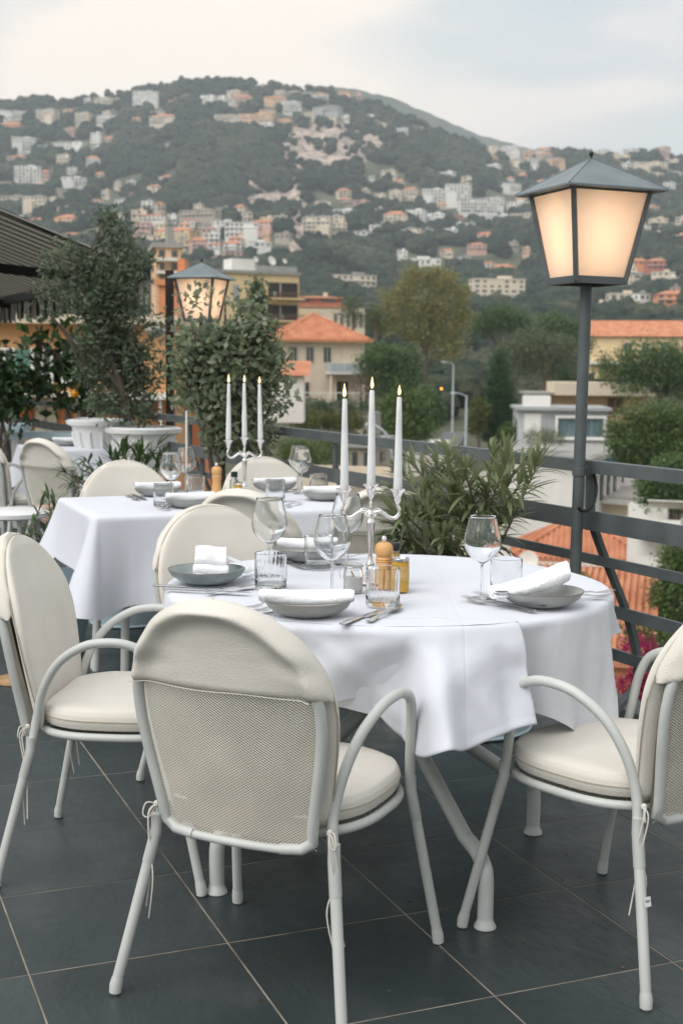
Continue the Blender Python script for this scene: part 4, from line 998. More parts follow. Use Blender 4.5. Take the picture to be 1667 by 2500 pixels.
def hit(px, py, y0=60., y1=1760.):
    d = ray(px, py); d = d / d.y; y = y0
    while y < y1:
        p = Vector((0, 0, CAM_H)) + d * y
        if p.z <= terrain_z(p.x, p.y): return p
        y += 2 + y * .004
    return hit(px, py + 5, y0, y1)

# ------------------------------------------------------------------ houses on the hillside
WALLS = {'white': (.74, .72, .67, 1), 'cream': (.66, .56, .43, 1), 'pink': (.58, .36, .29, 1), 'peach': (.70, .45, .28, 1), 'orange': (.66, .27, .13, 1), 'yellow': (.74, .56, .32, 1), 'stone': (.36, .31, .25, 1), 'red': (.50, .16, .11, 1), 'grey': (.34, .35, .35, 1)}
MW = {k: mat('render_' + k, v, tuple(min(1, c * 1.12) for c in v[:3]) + (1,), rough=.9, scale=.6, bump=0) for k, v in WALLS.items()}
M_roof = mat('clay_roof', (.46, .175, .09, 1), (.60, .27, .15, 1), rough=.85, scale=1.2, detail=6)
M_flat = mat('flat_roof', (.30, .29, .27, 1), (.38, .365, .34, 1), rough=.9, scale=.5)
M_win = mat('window_glass', (.035, .045, .05, 1), (.07, .085, .09, 1), rough=.12, scale=.3, spec=.8)
M_dark = mat('dark_opening', (.03, .028, .026, 1), rough=.8)
def house(px, py, w, h, wall, roof, label, y=None, yaw=None, levels=None, dep=None, cat='house', name='hillside_house', group='houses on the hillside'):
    """px,py: middle of the foot in the photograph; w,h: size there"""
    p = hit(px, py) if y is None else P(px, py, y=y)
    k = p.y / F_PX; W, H = w * k * (1.12 if y is None else 1), h * k * (1.15 if y is None else 1); yaw = random.uniform(-.45, .45) if yaw is None else yaw; dep = dep or max(6., min(W * .7, 13))
    t = thing(name, label, cat, (p.x, p.y + dep * .3, p.z + (2.5 if y is None else 0)), yaw, group); lev = levels or max(1, round(H / 3.2))
    hr = H * (.26 if roof == 'tile' else .0); hw = H - hr
    b = MB().box((0, 0, hw / 2 - 4), (W, dep, hw + 8))
    if W > 16 and random.random() < .75:
        s = random.choice((-1, 1)); b.box((s * W * .27, -dep * .45, hw * .30 - 4), (W * .42, dep * .5, hw * .6 + 8))
    b.build('wall', MW[wall], t)
    r = MB()
    if roof == 'tile':
        e = .5; a, c = W / 2 + e, dep / 2 + e; g = max(0, a - c) * random.choice((1, .7, 1.25)); g = min(g, a)
        r.add([(-a, -c, hw), (a, -c, hw), (a, c, hw), (-a, c, hw), (-g, 0, hw + hr), (g, 0, hw + hr), (-a, -c, hw - .25), (a, -c, hw - .25), (a, c, hw - .25), (-a, c, hw - .25)],
              [(0, 1, 5, 4), (1, 2, 5), (2, 3, 4, 5), (3, 0, 4), (6, 7, 1, 0), (7, 8, 2, 1), (8, 9, 3, 2), (9, 6, 0, 3), (9, 8, 7, 6)])
        ro = r.build('roof', M_roof, t)
        if W > 9: MB().box((W * .2, dep * .1, hw + hr * .9), (.8, .8, 1.6)).build('chimney', MW['cream'], ro)
    else:
        r.box((0, 0, hw + .2), (W + .5, dep + .5, .4)); r.box((W * .15, 0, hw + 1.1), (W * .25, dep * .4, 1.6)); r.build('roof', MW[wall] if random.random() < .6 else M_flat, t)
    n = max(2, int(W / 3.3)); wm = MB(); yf = -dep / 2 - (dep * .2 + .02 if False else .03)
    for l in range(lev):
        zc = (l + .52) * hw / lev
        for i in range(n):
            x = (i - (n - 1) / 2) * W / n
            if random.random() < .88: wm.box((x, yf - .02, zc), (W / n * random.choice((.35, .45, .62)), .12, hw / lev * random.choice((.42, .5, .6))))
        wm.box((W / 2 + .03, 0, zc), (.12, dep * .25, hw / lev * .45)); wm.box((-W / 2 - .03, 0, zc), (.12, dep * .25, hw / lev * .45))
    wm.build('window', M_win, t, kind='stuff')
    if lev > 1 and random.random() < .7:
        for l in range(1, lev): MB().box((0, -dep / 2 - .6, l * hw / lev), (W * .9, 1.2, .22)).build('balcony', MW['white'], t)
    return t
Z1 = """60,270,115,30,white,f;215,300,80,60,cream,f;45,330,95,40,orange,t;105,415,90,50,white,f;380,300,60,48,cream,f;485,297,80,35,white,f;395,212,26,30,white,f;465,212,70,30,cream,f;522,207,38,25,pink,f;655,217,100,58,white,f;815,200,90,20,pink,t;940,215,55,42,white,f;995,212,48,38,white,f;1090,207,75,42,peach,t;1043,237,25,35,white,f;1235,210,90,38,peach,t;1310,247,72,45,white,f;1175,140,36,20,white,f;1325,162,40,14,cream,f;1385,168,34,14,white,f;1475,242,110,22,grey,f;1470,287,80,24,cream,f;740,294,110,40,cream,t;1020,302,95,40,cream,f;1150,310,135,50,peach,f;1200,327,60,30,white,f;1385,272,60,22,cream,f;335,432,80,48,white,f;262,420,40,36,white,f;200,425,50,28,grey,f;80,475,85,36,stone,t;125,572,100,72,white,f;60,590,120,28,stone,f;180,596,80,26,cream,f;330,577,92,34,white,f;325,545,40,46,white,f;60,668,110,40,stone,f;160,672,90,42,cream,f;310,612,100,20,stone,f;690,737,105,30,white,t;625,720,60,28,cream,f;775,742,36,28,white,f;900,722,150,30,stone,f;1010,700,60,22,stone,f;305,772,92,60,peach,t;350,828,130,38,orange,t;165,762,62,38,pink,t;110,738,50,26,white,f;460,727,42,28,white,f;790,832,150,60,yellow,t;700,862,110,50,cream,f;800,870,90,40,yellow,f;890,876,62,60,pink,t;950,837,62,38,white,f;1010,777,90,34,white,f;1085,812,130,58,white,f;1190,782,90,48,pink,t;1045,882,70,52,white,t;1160,877,92,38,white,f;1052,934,84,50,pink,f;690,918,110,32,red,t;1430,812,112,78,cream,f;1500,782,90,58,cream,f;1540,737,64,42,white,f;1268,918,30,18,red,t;1400,735,40,18,white,f"""
Z2 = """45,552,92,44,white,f;20,602,60,36,cream,f;210,132,46,20,cream,f;300,162,52,30,white,f;160,92,30,22,white,f;385,152,32,20,pink,f;50,95,26,20,white,f;445,467,90,52,white,f;555,472,100,76,white,f;640,512,150,52,white,f;718,482,80,34,white,f;780,412,92,30,white,f;822,502,92,34,white,f;850,562,104,40,cream,f;745,562,104,34,white,f;715,332,56,34,white,f;812,294,62,24,cream,f;712,284,42,30,pink,t;815,340,80,20,stone,f;205,472,42,38,cream,f;280,470,40,46,cream,f;275,572,92,60,cream,t;365,562,82,52,white,f;455,557,70,36,white,f;560,552,30,24,red,f;205,584,80,20,cream,f;325,624,130,30,cream,f;410,624,46,34,white,f;525,624,50,34,white,f;640,686,76,34,pink,t;575,742,60,24,white,f;560,580,30,20,white,f;755,802,100,50,peach,t;1380,612,62,36,white,f;1452,627,32,22,cream,f;1552,642,50,24,peach,f;1365,770,80,44,orange,t;1450,772,86,46,red,t;1480,800,90,14,cream,f;1420,322,130,34,cream,f;1290,272,70,20,cream,f;1332,247,60,20,white,f;1210,252,50,22,white,f;1440,362,60,26,cream,f;1530,352,60,24,white,f;1520,935,130,56,orange,t;1300,917,120,28,cream,f;1382,917,50,28,white,f;1290,962,140,36,cream,f;1190,972,60,36,cream,f;1430,987,80,28,cream,t;1550,990,60,30,peach,t;890,285,40,18,white,f;935,305,40,20,cream,f;905,330,20,40,white,f;1240,222,60,12,cream,f;1520,830,40,18,white,f;150,880,60,30,white,f;430,340,30,18,stone,f;165,360,20,14,white,f;1500,480,40,14,white,f;1560,560,40,24,cream,f"""
BANDS = [(235, 'on the crest'), (265, 'just below the crest'), (300, 'in the second row below the crest'), (345, 'in the third row below the crest'), (390, 'level with the cliff top'), (430, 'level with the cliff foot'), (470, 'in the row above mid-slope'), (505, 'at mid-slope'), (535, 'in the row below mid-slope'), (565, 'in the upper row of the lower slope'), (600, 'in the middle row of the lower slope'), (640, 'in the bottom row of the lower slope'), (700, 'at the foot of the hill'), (9999, 'down in the valley')]
items = []
for src, ox, oy in ((Z1, 0, 150), (Z2, 817, 250)):
    for s in src.split(';'):
        a = s.strip().split(','); x, y, w, h = (float(q) * .5421 for q in a[:4]); items.append([x + ox, y + oy, w, h, a[4], 'tile' if a[5] == 't' else 'flat'])
rx_ = random.Random(21)
AREAS = [((0, 420), (255, 480), 26), ((0, 330), (480, 600), 14), ((330, 720), (520, 660), 34), ((560, 900), (225, 320), 10), ((880, 1290), (440, 640), 30), ((1190, 1400), (370, 480), 16), ((1480, 1660), (370, 640), 18), ((1500, 1660), (650, 790), 12), ((1100, 1400), (650, 760), 8), ((740, 900), (480, 560), 8)]
for (xa, xb), (ya, yb), n in AREAS:
    for _ in range(int(n * .72)):
        for _try in range(12):
            x, y = rx_.uniform(xa, xb), rx_.uniform(ya, yb)
            if rock_amount(x, y - 8) < .3 and all(abs(x - q[0]) > (q[2] + 22) * .6 or abs(y - q[1]) > 15 for q in items): break
        else: continue
        w = rx_.uniform(13, 36); items.append([x, y, w, rx_.uniform(11, 22), rx_.choice(['white', 'white', 'white', 'cream', 'cream', 'cream', 'peach', 'pink', 'stone']), rx_.choice(['tile', 'flat', 'flat'])])
cells_ = {}
for it in items:
    b = next(n for lim, n in BANDS if it[1] < lim); it.append(b); cells_.setdefault(b, []).append(it)
ONES = ['', 'first', 'second', 'third', 'fourth', 'fifth', 'sixth', 'seventh', 'eighth', 'ninth', 'tenth', 'eleventh', 'twelfth', 'thirteenth', 'fourteenth', 'fifteenth', 'sixteenth', 'seventeenth', 'eighteenth', 'nineteenth', 'twentieth']
ORD = [(o if i < 20 else {1: 'twenty-', 2: 'thirty-', 3: 'forty-'}[(i) // 10 - 1 + 0 if i >= 20 else 1] + ONES[i % 10 + 1]).replace('twenty-tenth', 'thirtieth').replace('thirty-tenth', 'fortieth').replace('forty-tenth', 'fiftieth') + ' from the left' for i, o in [(i, ONES[min(i + 1, 20)]) for i in range(50)]]
for b, L in cells_.items():
    L.sort(key=lambda q: q[0])
    for i, (x, y, w, h, wall, roof, _) in enumerate(L):
        house(x, y, w, h, wall, roof, '%s %s house, %s %s' % (wall, 'tiled' if roof == 'tile' else 'flat-roofed', ORD[min(i, 49)], b))
# bigger blocks part-way down
house(860, 738, 92, 46, 'cream', 'flat', 'terraced pale apartment block left of the olive-brown tall tree', yaw=.35, levels=4, cat='building', name='apartment_block')
house(1015, 672, 108, 26, 'white', 'flat', 'long pale building just above the top of the tall tree', yaw=-.1, levels=2, cat='building', name='apartment_block')
house(1213, 742, 112, 40, 'cream', 'flat', 'pale four-storey block right of the tall tree', yaw=.1, levels=4, cat='building', name='apartment_block')
house(1235, 757, 150, 12, 'white', 'flat', 'low white terrace under the pale four-storey block', yaw=.1, levels=1, cat='building', name='apartment_block')

# ------------------------------------------------------------------ woods on the hill: many tree crowns
def crown_blob(name, seed, m, lob=5, flat=.8):
    rng = random.Random(seed); v = []; f = []
    mb = MB()
    for k in range(lob):
        a = rng.uniform(0, 6.28); r = rng.uniform(.15, .42) if k else 0; c = Vector((r * math.cos(a), r * math.sin(a), .62 + rng.uniform(-.16, .2))); rad = rng.uniform(.30, .46)
        nr, ns = 5, 8
        def fn(u, w, c=c, rad=rad):
            th = w * math.pi; ph = u * 2 * math.pi; d = Vector((math.sin(th) * math.cos(ph), math.sin(th) * math.sin(ph), math.cos(th) * flat))
            return tuple(c + d * rad * (1 + .35 * fbm(d.x * 2.1 + seed, d.y * 2.1 + k, d.z * 2.1)))
        mb.grid(fn, ns, nr, wrap=True)
    mb.box((0, 0, .2), (.06, .06, .5))
    return mb.mesh(name, m)
def inst_attr_mat(name, cols):
    m = bpy.data.materials.new(name); m.use_nodes = True; t = m.node_tree; b = t.nodes['Principled BSDF']; b.inputs['Roughness'].default_value = 1; b.inputs['Specular IOR Level'].default_value = .1
    at = t.nodes.new('ShaderNodeAttribute'); at.attribute_name = 'tone'; at.attribute_type = 'INSTANCER'
    rp_ = t.nodes.new('ShaderNodeValToRGB'); e = rp_.color_ramp.elements; e[0].color = cols[0]; e[1].color = cols[-1]
    for i, c in enumerate(cols[1:-1]): e.new((i + 1) / (len(cols) - 1)).color = c
    t.links.new(at.outputs['Fac'], rp_.inputs[0]); 
    ns = t.nodes.new('ShaderNodeTexNoise'); ns.inputs['Scale'].default_value = 5; ns.inputs['Detail'].default_value = 4; tc = t.nodes.new('ShaderNodeTexCoord'); t.links.new(tc.outputs['Object'], ns.inputs['Vector'])
    hs = t.nodes.new('ShaderNodeHueSaturation'); mr = t.nodes.new('ShaderNodeMapRange'); mr.inputs['From Min'].default_value = .3; mr.inputs['From Max'].default_value = .7; mr.inputs['To Min'].default_value = .6; mr.inputs['To Max'].default_value = 1.4
    t.links.new(ns.outputs['Fac'], mr.inputs['Value']); t.links.new(mr.outputs[0], hs.inputs['Value']); t.links.new(rp_.outputs[0], hs.inputs['Color']); t.links.new(hs.outputs[0], b.inputs['Base Color'])
    return m
M_wood_far = inst_attr_mat('hill_wood', [(.016, .028, .022, 1), (.026, .040, .028, 1), (.040, .054, .035, 1), (.070, .078, .048, 1)])
def scatter(name, pts, scl, tone, blobs, yaw):
    """one object: crowns placed on points with geometry nodes"""
    me = bpy.data.meshes.new(name); me.vertices.add(len(pts)); me.vertices.foreach_set('co', np.array(pts, np.float32).ravel())
    for nm, val in (('scl', scl), ('tone', tone), ('yaw', yaw)): a = me.attributes.new(nm, 'FLOAT', 'POINT'); a.data.foreach_set('value', np.array(val, np.float32))
    me.update(); o = bpy.data.objects.new(name, me); COL.objects.link(o)
    coll = bpy.data.collections.new('crown_shapes')
    for b in blobs: coll.objects.link(bpy.data.objects.new('crown_shape', b))
    g = bpy.data.node_groups.new('scatter', 'GeometryNodeTree'); g.interface.new_socket('Geometry', in_out='INPUT', socket_type='NodeSocketGeometry'); g.interface.new_socket('Geometry', in_out='OUTPUT', socket_type='NodeSocketGeometry')
    gi = g.nodes.new('NodeGroupInput'); go = g.nodes.new('NodeGroupOutput'); ip = g.nodes.new('GeometryNodeInstanceOnPoints'); ci = g.nodes.new('GeometryNodeCollectionInfo')
    mp_ = g.nodes.new('GeometryNodeMeshToPoints'); g.links.new(gi.outputs[0], mp_.inputs[0])
    ci.inputs['Collection'].default_value = coll; ci.inputs['Separate Children'].default_value = True; ci.inputs['Reset Children'].default_value = True
    def na(nm): n = g.nodes.new('GeometryNodeInputNamedAttribute'); n.data_type = 'FLOAT'; n.inputs['Name'].default_value = nm; return n.outputs['Attribute']
    g.links.new(mp_.outputs[0], ip.inputs['Points']); g.links.new(ci.outputs[0], ip.inputs['Instance']); ip.inputs['Pick Instance'].default_value = True
    cx = g.nodes.new('ShaderNodeCombineXYZ'); g.links.new(na('yaw'), cx.inputs[2]); g.links.new(cx.outputs[0], ip.inputs['Rotation']); g.links.new(na('scl'), ip.inputs['Scale']); g.links.new(ip.outputs[0], go.inputs[0])
    md = o.modifiers.new('scatter', 'NODES'); md.node_group = g
    tag(o, kind='stuff'); return o
blobs = [crown_blob('crown_shape', s, M_wood_far, 5 if s < 5 else 7, .75 if s < 5 else 1.1) for s in range(8)]
hs_xy = [(o.location.x, o.location.y, max(8., abs(o.children[0].bound_box[0][0]) * 1.0)) for o in COL.objects if o.name.startswith(('hillside_house', 'apartment_block')) and o.type == 'EMPTY']
HA = np.array(hs_xy)
pts, scl, tone, yaw = [], [], [], []
N = 100000
ys_ = 330 + (1730 - 330) * RNG.random(N) ** .80; us_ = RNG.uniform(-260, 1930, N)
for y, u in zip(ys_, us_):
    x = (u - 833.5) / F_PX * y; z = terrain_z(x, y); vp = HY(u) - (z - 1.3) / y * F_PX
    r = rock_amount(u, vp); r = rock_full(r, x, y, z) if r > .12 else 0
    if r > .28 and random.random() < min(.96, r * 1.7): continue
    if fbm(x / 45, y / 45, 7.) > .33 + .2 * random.random(): continue
    dx = np.abs(HA[:, 0] - x); dy = HA[:, 1] - y
    if np.any((dx < HA[:, 2] + 2) & (dy > -42) & (dy < 12)): continue
    s = random.choice((random.uniform(3, 7), random.uniform(4, 9), random.uniform(7, 12))) * (1 if y > 600 else .85)
    if y > 1640: s *= random.choice((.6, .8, 1))
    pts.append((x, y, z - .18 * s)); scl.append(s); yaw.append(random.uniform(0, 6.28)); tone.append(min(1, max(0, .38 + .6 * fbm(x / 90, y / 90, 3.) + random.uniform(-.35, .45))))
for _ in range(5200):
    y = random.uniform(165, 335); u = random.uniform(-200, 1900); x = (u - 833.5) / F_PX * y
    if fbm(x / 25, y / 25, 2.) > .30: continue
    dx = np.abs(HA[:, 0] - x); dy = HA[:, 1] - y
    if np.any((dx < HA[:, 2] + 1) & (dy > -6) & (dy < 14)): continue
    if any(abs(u - a) < b and y < c for a, b, c in ((632, 120, 196), (810, 90, 240), (1520, 160, 250))): continue
    s = random.uniform(2.6, 5.2); pts.append((x, y, terrain_z(x, y) - .2 * s)); scl.append(s); yaw.append(random.uniform(0, 6.28)); tone.append(min(1, max(0, .75 + .5 * fbm(x / 40, y / 40, 3.) + random.uniform(-.3, .3))))
scatter('hillside_woods', pts, scl, tone, blobs, yaw)

# ------------------------------------------------------------------ nearer trees
def leafmat(name, a, b, t=.25, r=.55): return mat(name, a, b, rough=r, scale=1.5, island=.7, transl=t, lo=.3, hi=.7)
L_pine = leafmat('pine_leaf', (.038, .085, .028, 1), (.14, .22, .07, 1)); L_eu = leafmat('tall_leaf', (.20, .20, .06, 1), (.38, .34, .12, 1), .4); L_grey = leafmat('grey_pine_leaf', (.075, .10, .050, 1), (.19, .225, .115, 1))
L_cyp = leafmat('cypress_leaf', (.018, .055, .018, 1), (.055, .12, .038, 1)); L_bush = leafmat('bush_leaf', (.045, .09, .025, 1), (.15, .22, .06, 1)); L_yel = leafmat('yellow_bush_leaf', (.07, .09, .02, 1), (.15, .16, .04, 1))
L_olive = leafmat('olive_leaf', (.06, .10, .055, 1), (.24, .29, .19, 1), .45, .4); L_pit = leafmat('pittosporum_leaf', (.11, .155, .085, 1), (.42, .47, .32, 1), .5, .4); L_dark = leafmat('dark_leaf', (.015, .035, .012, 1), (.05, .10, .025, 1), .3, .35)
M_bark = mat('bark', (.085, .065, .05, 1), (.14, .11, .085, 1), rough=.95, scale=4, bump=.4, bscale=12, stretch=(1, 1, .2)); M_barkr = mat('pine_bark', (.14, .075, .05, 1), (.2, .12, .085, 1), rough=.95, scale=1, bump=.4, bscale=5)
def crown_points(lobes, n, shell=.62, rng=None):
    """points in a union of ellipsoids, clustered into twigs"""
    rng = rng or RNG; vol = np.array([l[3] * l[4] * l[5] for l in lobes]) ** .75; pick = rng.choice(len(lobes), n, p=vol / vol.sum()); A = np.array(lobes)
    d = rng.normal(size=(n, 3)); d /= np.linalg.norm(d, axis=1)[:, None]; r = shell + (1 - shell) * rng.random(n) ** .6; r = np.where(rng.random(n) < .25, rng.random(n) ** .5, r)
    return A[pick, :3] + d * r[:, None] * A[pick, 3:6]
def clumped(lobes, n_cl, per, spread, rng=None):
    rng = rng or RNG; c = crown_points(lobes, n_cl, rng=rng); p = np.repeat(c, per, 0) + rng.normal(size=(n_cl * per, 3)) * spread; return p
def tree(name, label, cat, base, H, lobes, m, leaf, n_cl, per, spread, trunk_r, bark, forks=5, group=None, up=.3, aspect=.6, lean=(0, 0), stem_to=None):
    """lobes relative to base: (x,y,z,rx,ry,rz)"""
    t = thing(name, label, cat, base, 0, group)
    p = clumped(lobes, n_cl, per, spread); p = p[p[:, 2] > .02 * H]
    me = leaf_mesh('crown', p, RNG.uniform(.6, 1.35, len(p)) * leaf, m, aspect=aspect, up=up)
    o = link_mesh('crown', me, t); o['kind'] = 'stuff'
    zt = stem_to or H * .6; tr = MB()
    top = Vector((lean[0], lean[1], zt)); tr.tube(spline([(0, 0, -1), (lean[0] * .3, lean[1] * .3, zt * .35), (lean[0] * .5 + .03 * H * random.uniform(-1, 1) * .5, lean[1] * .6, zt * .7), top], 4), [trunk_r * (1.25 - .75 * i / 12) for i in range(13)], 8)
    for l in random.sample(lobes, min(forks, len(lobes))):
        st = Vector((lean[0] * .7, lean[1] * .7, zt * random.uniform(.55, .95))); e = Vector(l[:3])
        tr.tube(spline([st, st.lerp(e, .5) + Vector((0, 0, .05 * H * random.uniform(-.5, 1))), e], 4), [trunk_r * .5 * (1 - .8 * i / 8) for i in range(9)], 6)
    tr.build('trunk', bark, t, True); return t
def lobes_px(y, lst, th=None):
    """lobes given in photograph coordinates (px, py, rx, ry) at distance y"""
    out_ = []
    for px, py, rx, ry in lst: p = P(px, py, y=y); k = y / F_PX; out_.append((p.x, p.y + random.uniform(-.5, .5) * rx * k * .8, p.z, rx * k, rx * k * .85, ry * k))
    return out_
def ptree(name, label, y, bpx, bpy_, lst, m, leaf, n_cl, per, spread, tr, bark, cat='tree', **k):
    if cat == 'tree' and name != 'palm_like_tree' and name != 'bare_tree': leaf *= 1.25; n_cl = int(n_cl * (2.2 if name == 'cypress' else 1.35))
    base = P(bpx, bpy_, y=y); L = [(a - base.x, b - base.y, c - base.z, d, e, f) for a, b, c, d, e, f in lobes_px(y, lst)]
    H = max(l[2] + l[5] for l in L); return tree(name, label, cat, base, H, L, m, leaf, n_cl, per, spread, tr, bark, **k)
TG = 'trees in the valley behind the terrace'
ptree('tall_tree', 'tall olive-brown tree with an airy crown behind the candles', 175, 1035, 1010, [(985, 705, 30, 26), (1030, 680, 30, 24), (1085, 690, 32, 26), (1120, 730, 26, 34), (965, 750, 28, 26), (1015, 750, 34, 32), (1065, 745, 34, 34), (1100, 790, 36, 34), (1030, 815, 34, 30), (1075, 850, 30, 28), (1130, 775, 20, 30), (950, 790, 20, 22), (1055, 795, 26, 30), (1005, 665, 18, 12), (1068, 662, 18, 12), (942, 725, 14, 16), (990, 800, 22, 24), (1115, 845, 22, 26)], L_eu, .36, 520, 16, .5, .45, M_bark, forks=8, up=-.5, aspect=.35, stem_to=9, group=TG)
ptree('umbrella_pine', 'dark umbrella pine with a flat crown right of the tall tree', 190, 1215, 1000, [(1190, 785, 42, 22), (1240, 780, 50, 26), (1275, 795, 34, 18), (1215, 770, 36, 16), (1175, 800, 24, 18)], L_pine, .26, 420, 16, .55, .35, M_barkr, group=TG, aspect=.4, stem_to=10)
ptree('umbrella_pine', 'grey-green umbrella pine left of the lantern pole', 150, 1330, 990, [(1250, 850, 40, 28), (1300, 835, 48, 30), (1355, 850, 44, 34), (1400, 870, 34, 30), (1320, 885, 50, 34), (1260, 885, 40, 26), (1370, 900, 36, 24)], L_grey, .24, 480, 16, .5, .35, M_barkr, group=TG, aspect=.4, stem_to=5.5, forks=6)
ptree('umbrella_pine', 'broad green umbrella pine right of the lantern pole', 115, 1610, 1030, [(1510, 890, 45, 30), (1570, 870, 55, 34), (1640, 880, 55, 38), (1500, 920, 34, 22), (1580, 915, 70, 34), (1660, 915, 50, 34), (1540, 945, 50, 18), (1640, 950, 44, 20), (1690, 890, 50, 40)], L_pine, .22, 620, 18, .42, .28, M_bark, group=TG, aspect=.4, stem_to=3.6, forks=7)
ptree('cypress', 'big dark cypress behind the oleander', 100, 1217, 1085, [(1218, 885, 16, 32), (1218, 920, 28, 40), (1218, 965, 38, 46), (1216, 1010, 44, 50), (1217, 1050, 46, 44), (1217, 1080, 42, 24)], L_cyp, .13, 620, 20, .2, .3, M_bark, group=TG, up=1.2, aspect=.4, stem_to=5)
ptree('cypress', 'small dark cypress just left of the lantern pole', 135, 1375, 1000, [(1376, 915, 12, 20), (1376, 945, 20, 26), (1375, 975, 23, 26)], L_cyp, .14, 240, 18, .2, .2, M_bark, group=TG, up=1.2, aspect=.4, stem_to=3)
ptree('round_tree', 'dark round evergreen right of the cream villa', 130, 960, 1000, [(930, 870, 40, 30), (970, 890, 44, 34), (1000, 880, 30, 30), (900, 900, 30, 30), (950, 930, 50, 34), (1000, 930, 34, 30)], L_pine, .2, 460, 18, .4, .3, M_bark, group=TG, aspect=.6)
ptree('round_tree', 'bright green rounded tree behind the middle candle', 85, 980, 1090, [(950, 1000, 32, 30), (985, 985, 34, 30), (1015, 1000, 30, 36), (970, 1040, 44, 34), (1020, 1045, 34, 34)], L_bush, .13, 460, 18, .24, .2, M_bark, group=TG, aspect=.6)
ptree('round_tree', 'dark round tree between the bright tree and the road', 110, 1040, 1050, [(1035, 975, 28, 28), (1060, 1000, 26, 30), (1045, 1025, 34, 30)], L_pine, .15, 240, 18, .3, .2, M_bark, group=TG)
ptree('yellow_shrub', 'yellow-green shrub left of the big cypress', 98, 1168, 1070, [(1170, 1000, 22, 26), (1160, 1035, 20, 26)], L_yel, .12, 150, 16, .2, .1, M_bark, group=TG)
ptree('palm_like_tree', 'spiky light green palm above the villa roof', 165, 915, 900, [(912, 800, 30, 14), (935, 785, 26, 18), (895, 780, 24, 14), (918, 765, 20, 16)], L_yel, .6, 70, 14, .25, .22, M_barkr, group=TG, aspect=.12, up=.1, stem_to=5.5)
ptree('round_tree', 'dark bush at the foot of the big cypress', 90, 1270, 1080, [(1285, 1040, 26, 22), (1250, 1060, 22, 20), (1310, 1060, 24, 18)], L_bush, .12, 200, 16, .22, .12, M_bark, group=TG)
ptree('tree_mass', 'dense dark tree at the right edge below the umbrella pine', 75, 1600, 1160, [(1540, 1030, 40, 34), (1600, 1025, 50, 40), (1660, 1040, 50, 40), (1560, 1075, 50, 40), (1640, 1090, 60, 44), (1500, 1060, 26, 30), (1530, 1110, 40, 34), (1600, 1130, 60, 40)], L_bush, .13, 760, 20, .26, .2, M_bark, group=TG, forks=6)
ptree('tree_mass', 'shadowy tree behind the right part of the railing', 55, 1640, 1260, [(1640, 1150, 50, 34), (1600, 1180, 40, 30), (1660, 1200, 50, 34), (1600, 1230, 44, 30)], L_pine, .1, 460, 20, .18, .14, M_bark, group=TG)
ptree('tree_mass', 'green tree below the white balconies at the right', 42, 1640, 1560, [(1650, 1380, 40, 50), (1630, 1450, 40, 50), (1600, 1520, 50, 40), (1650, 1540, 50, 40), (1560, 1560, 34, 30)], L_bush, .09, 520, 20, .15, .12, M_bark, group=TG)
ptree('bare_tree', 'small brownish tree between the villa and the candles', 120, 880, 1020, [(880, 930, 22, 24), (895, 960, 22, 24)], mat('twig_leaf', (.12, .07, .05, 1), (.2, .12, .09, 1), rough=.9, island=.6), .12, 90, 10, .3, .1, M_bark, group=TG, forks=2)
ptree('round_tree', 'dark green treetop behind the pole of the big lantern', 210, 1360, 870, [(1350, 790, 36, 24), (1330, 810, 26, 16), (1400, 800, 24, 20), (1380, 830, 30, 24), (1420, 845, 30, 24)], L_pine, .3, 240, 16, .5, .3, M_barkr, group=TG)
ptree('round_tree', 'dark tree in front of the yellow apartment block', 120, 630, 800, [(628, 715, 14, 30), (632, 750, 18, 34)], L_cyp, .2, 120, 14, .3, .2, M_bark, group=TG)
ptree('thin_tree', 'slim grey-green tree in front of the colonnaded house', 150, 862, 800, [(860, 745, 18, 18), (870, 765, 14, 16), (850, 765, 14, 14)], L_grey, .2, 60, 12, .5, .15, M_bark, group=TG)
# yellow-green shrubs and hedges as seen over the rail
def hedge(label, y, x0, x1, ytop, ybot, m, name='hedge', leaf=.13, n=500, yaw=0):
    a, b = P(x0, ybot, y=y), P(x1, ybot, y=y); top = P((x0 + x1) / 2, ytop, y=y).z; H = top - a.z; base = (a + b) / 2; W = (b - a).length
    k = max(2, int(W / 2.2)); L = [((i + .5) / k * W - W / 2, random.uniform(-.3, .3), H * .52, W / k * .72, 1.1, H * .52 * random.uniform(.9, 1.12)) for i in range(k)]
    return tree(name, label, 'hedge' if name == 'hedge' else 'shrub', base, H, L, m, leaf, n, 16, .16, .06, M_bark, forks=2, stem_to=H * .4, aspect=.6)
hedge('dark clipped hedge below the cream villa', 112, 705, 890, 978, 1015, L_cyp, n=420)
hedge('yellow-green hedge seen just above the railing left of the candles', 90, 720, 885, 1008, 1050, L_yel, n=460)
hedge('green hedge seen between the rails left of the candles', 60, 690, 830, 1080, 1140, L_bush, leaf=.09, n=420)
hedge('dark hedge behind the right end of the railing', 62, 1590, 1720, 1160, 1260, L_cyp, leaf=.1, n=420)
hedge('pale shrubs in front of the grey villa window', 78, 1290, 1370, 1050, 1090, L_grey, 'shrub', .08, 200)
hedge('green shrubs right of the grey villa', 84, 1480, 1560, 1090, 1140, L_bush, 'shrub', .1, 240)

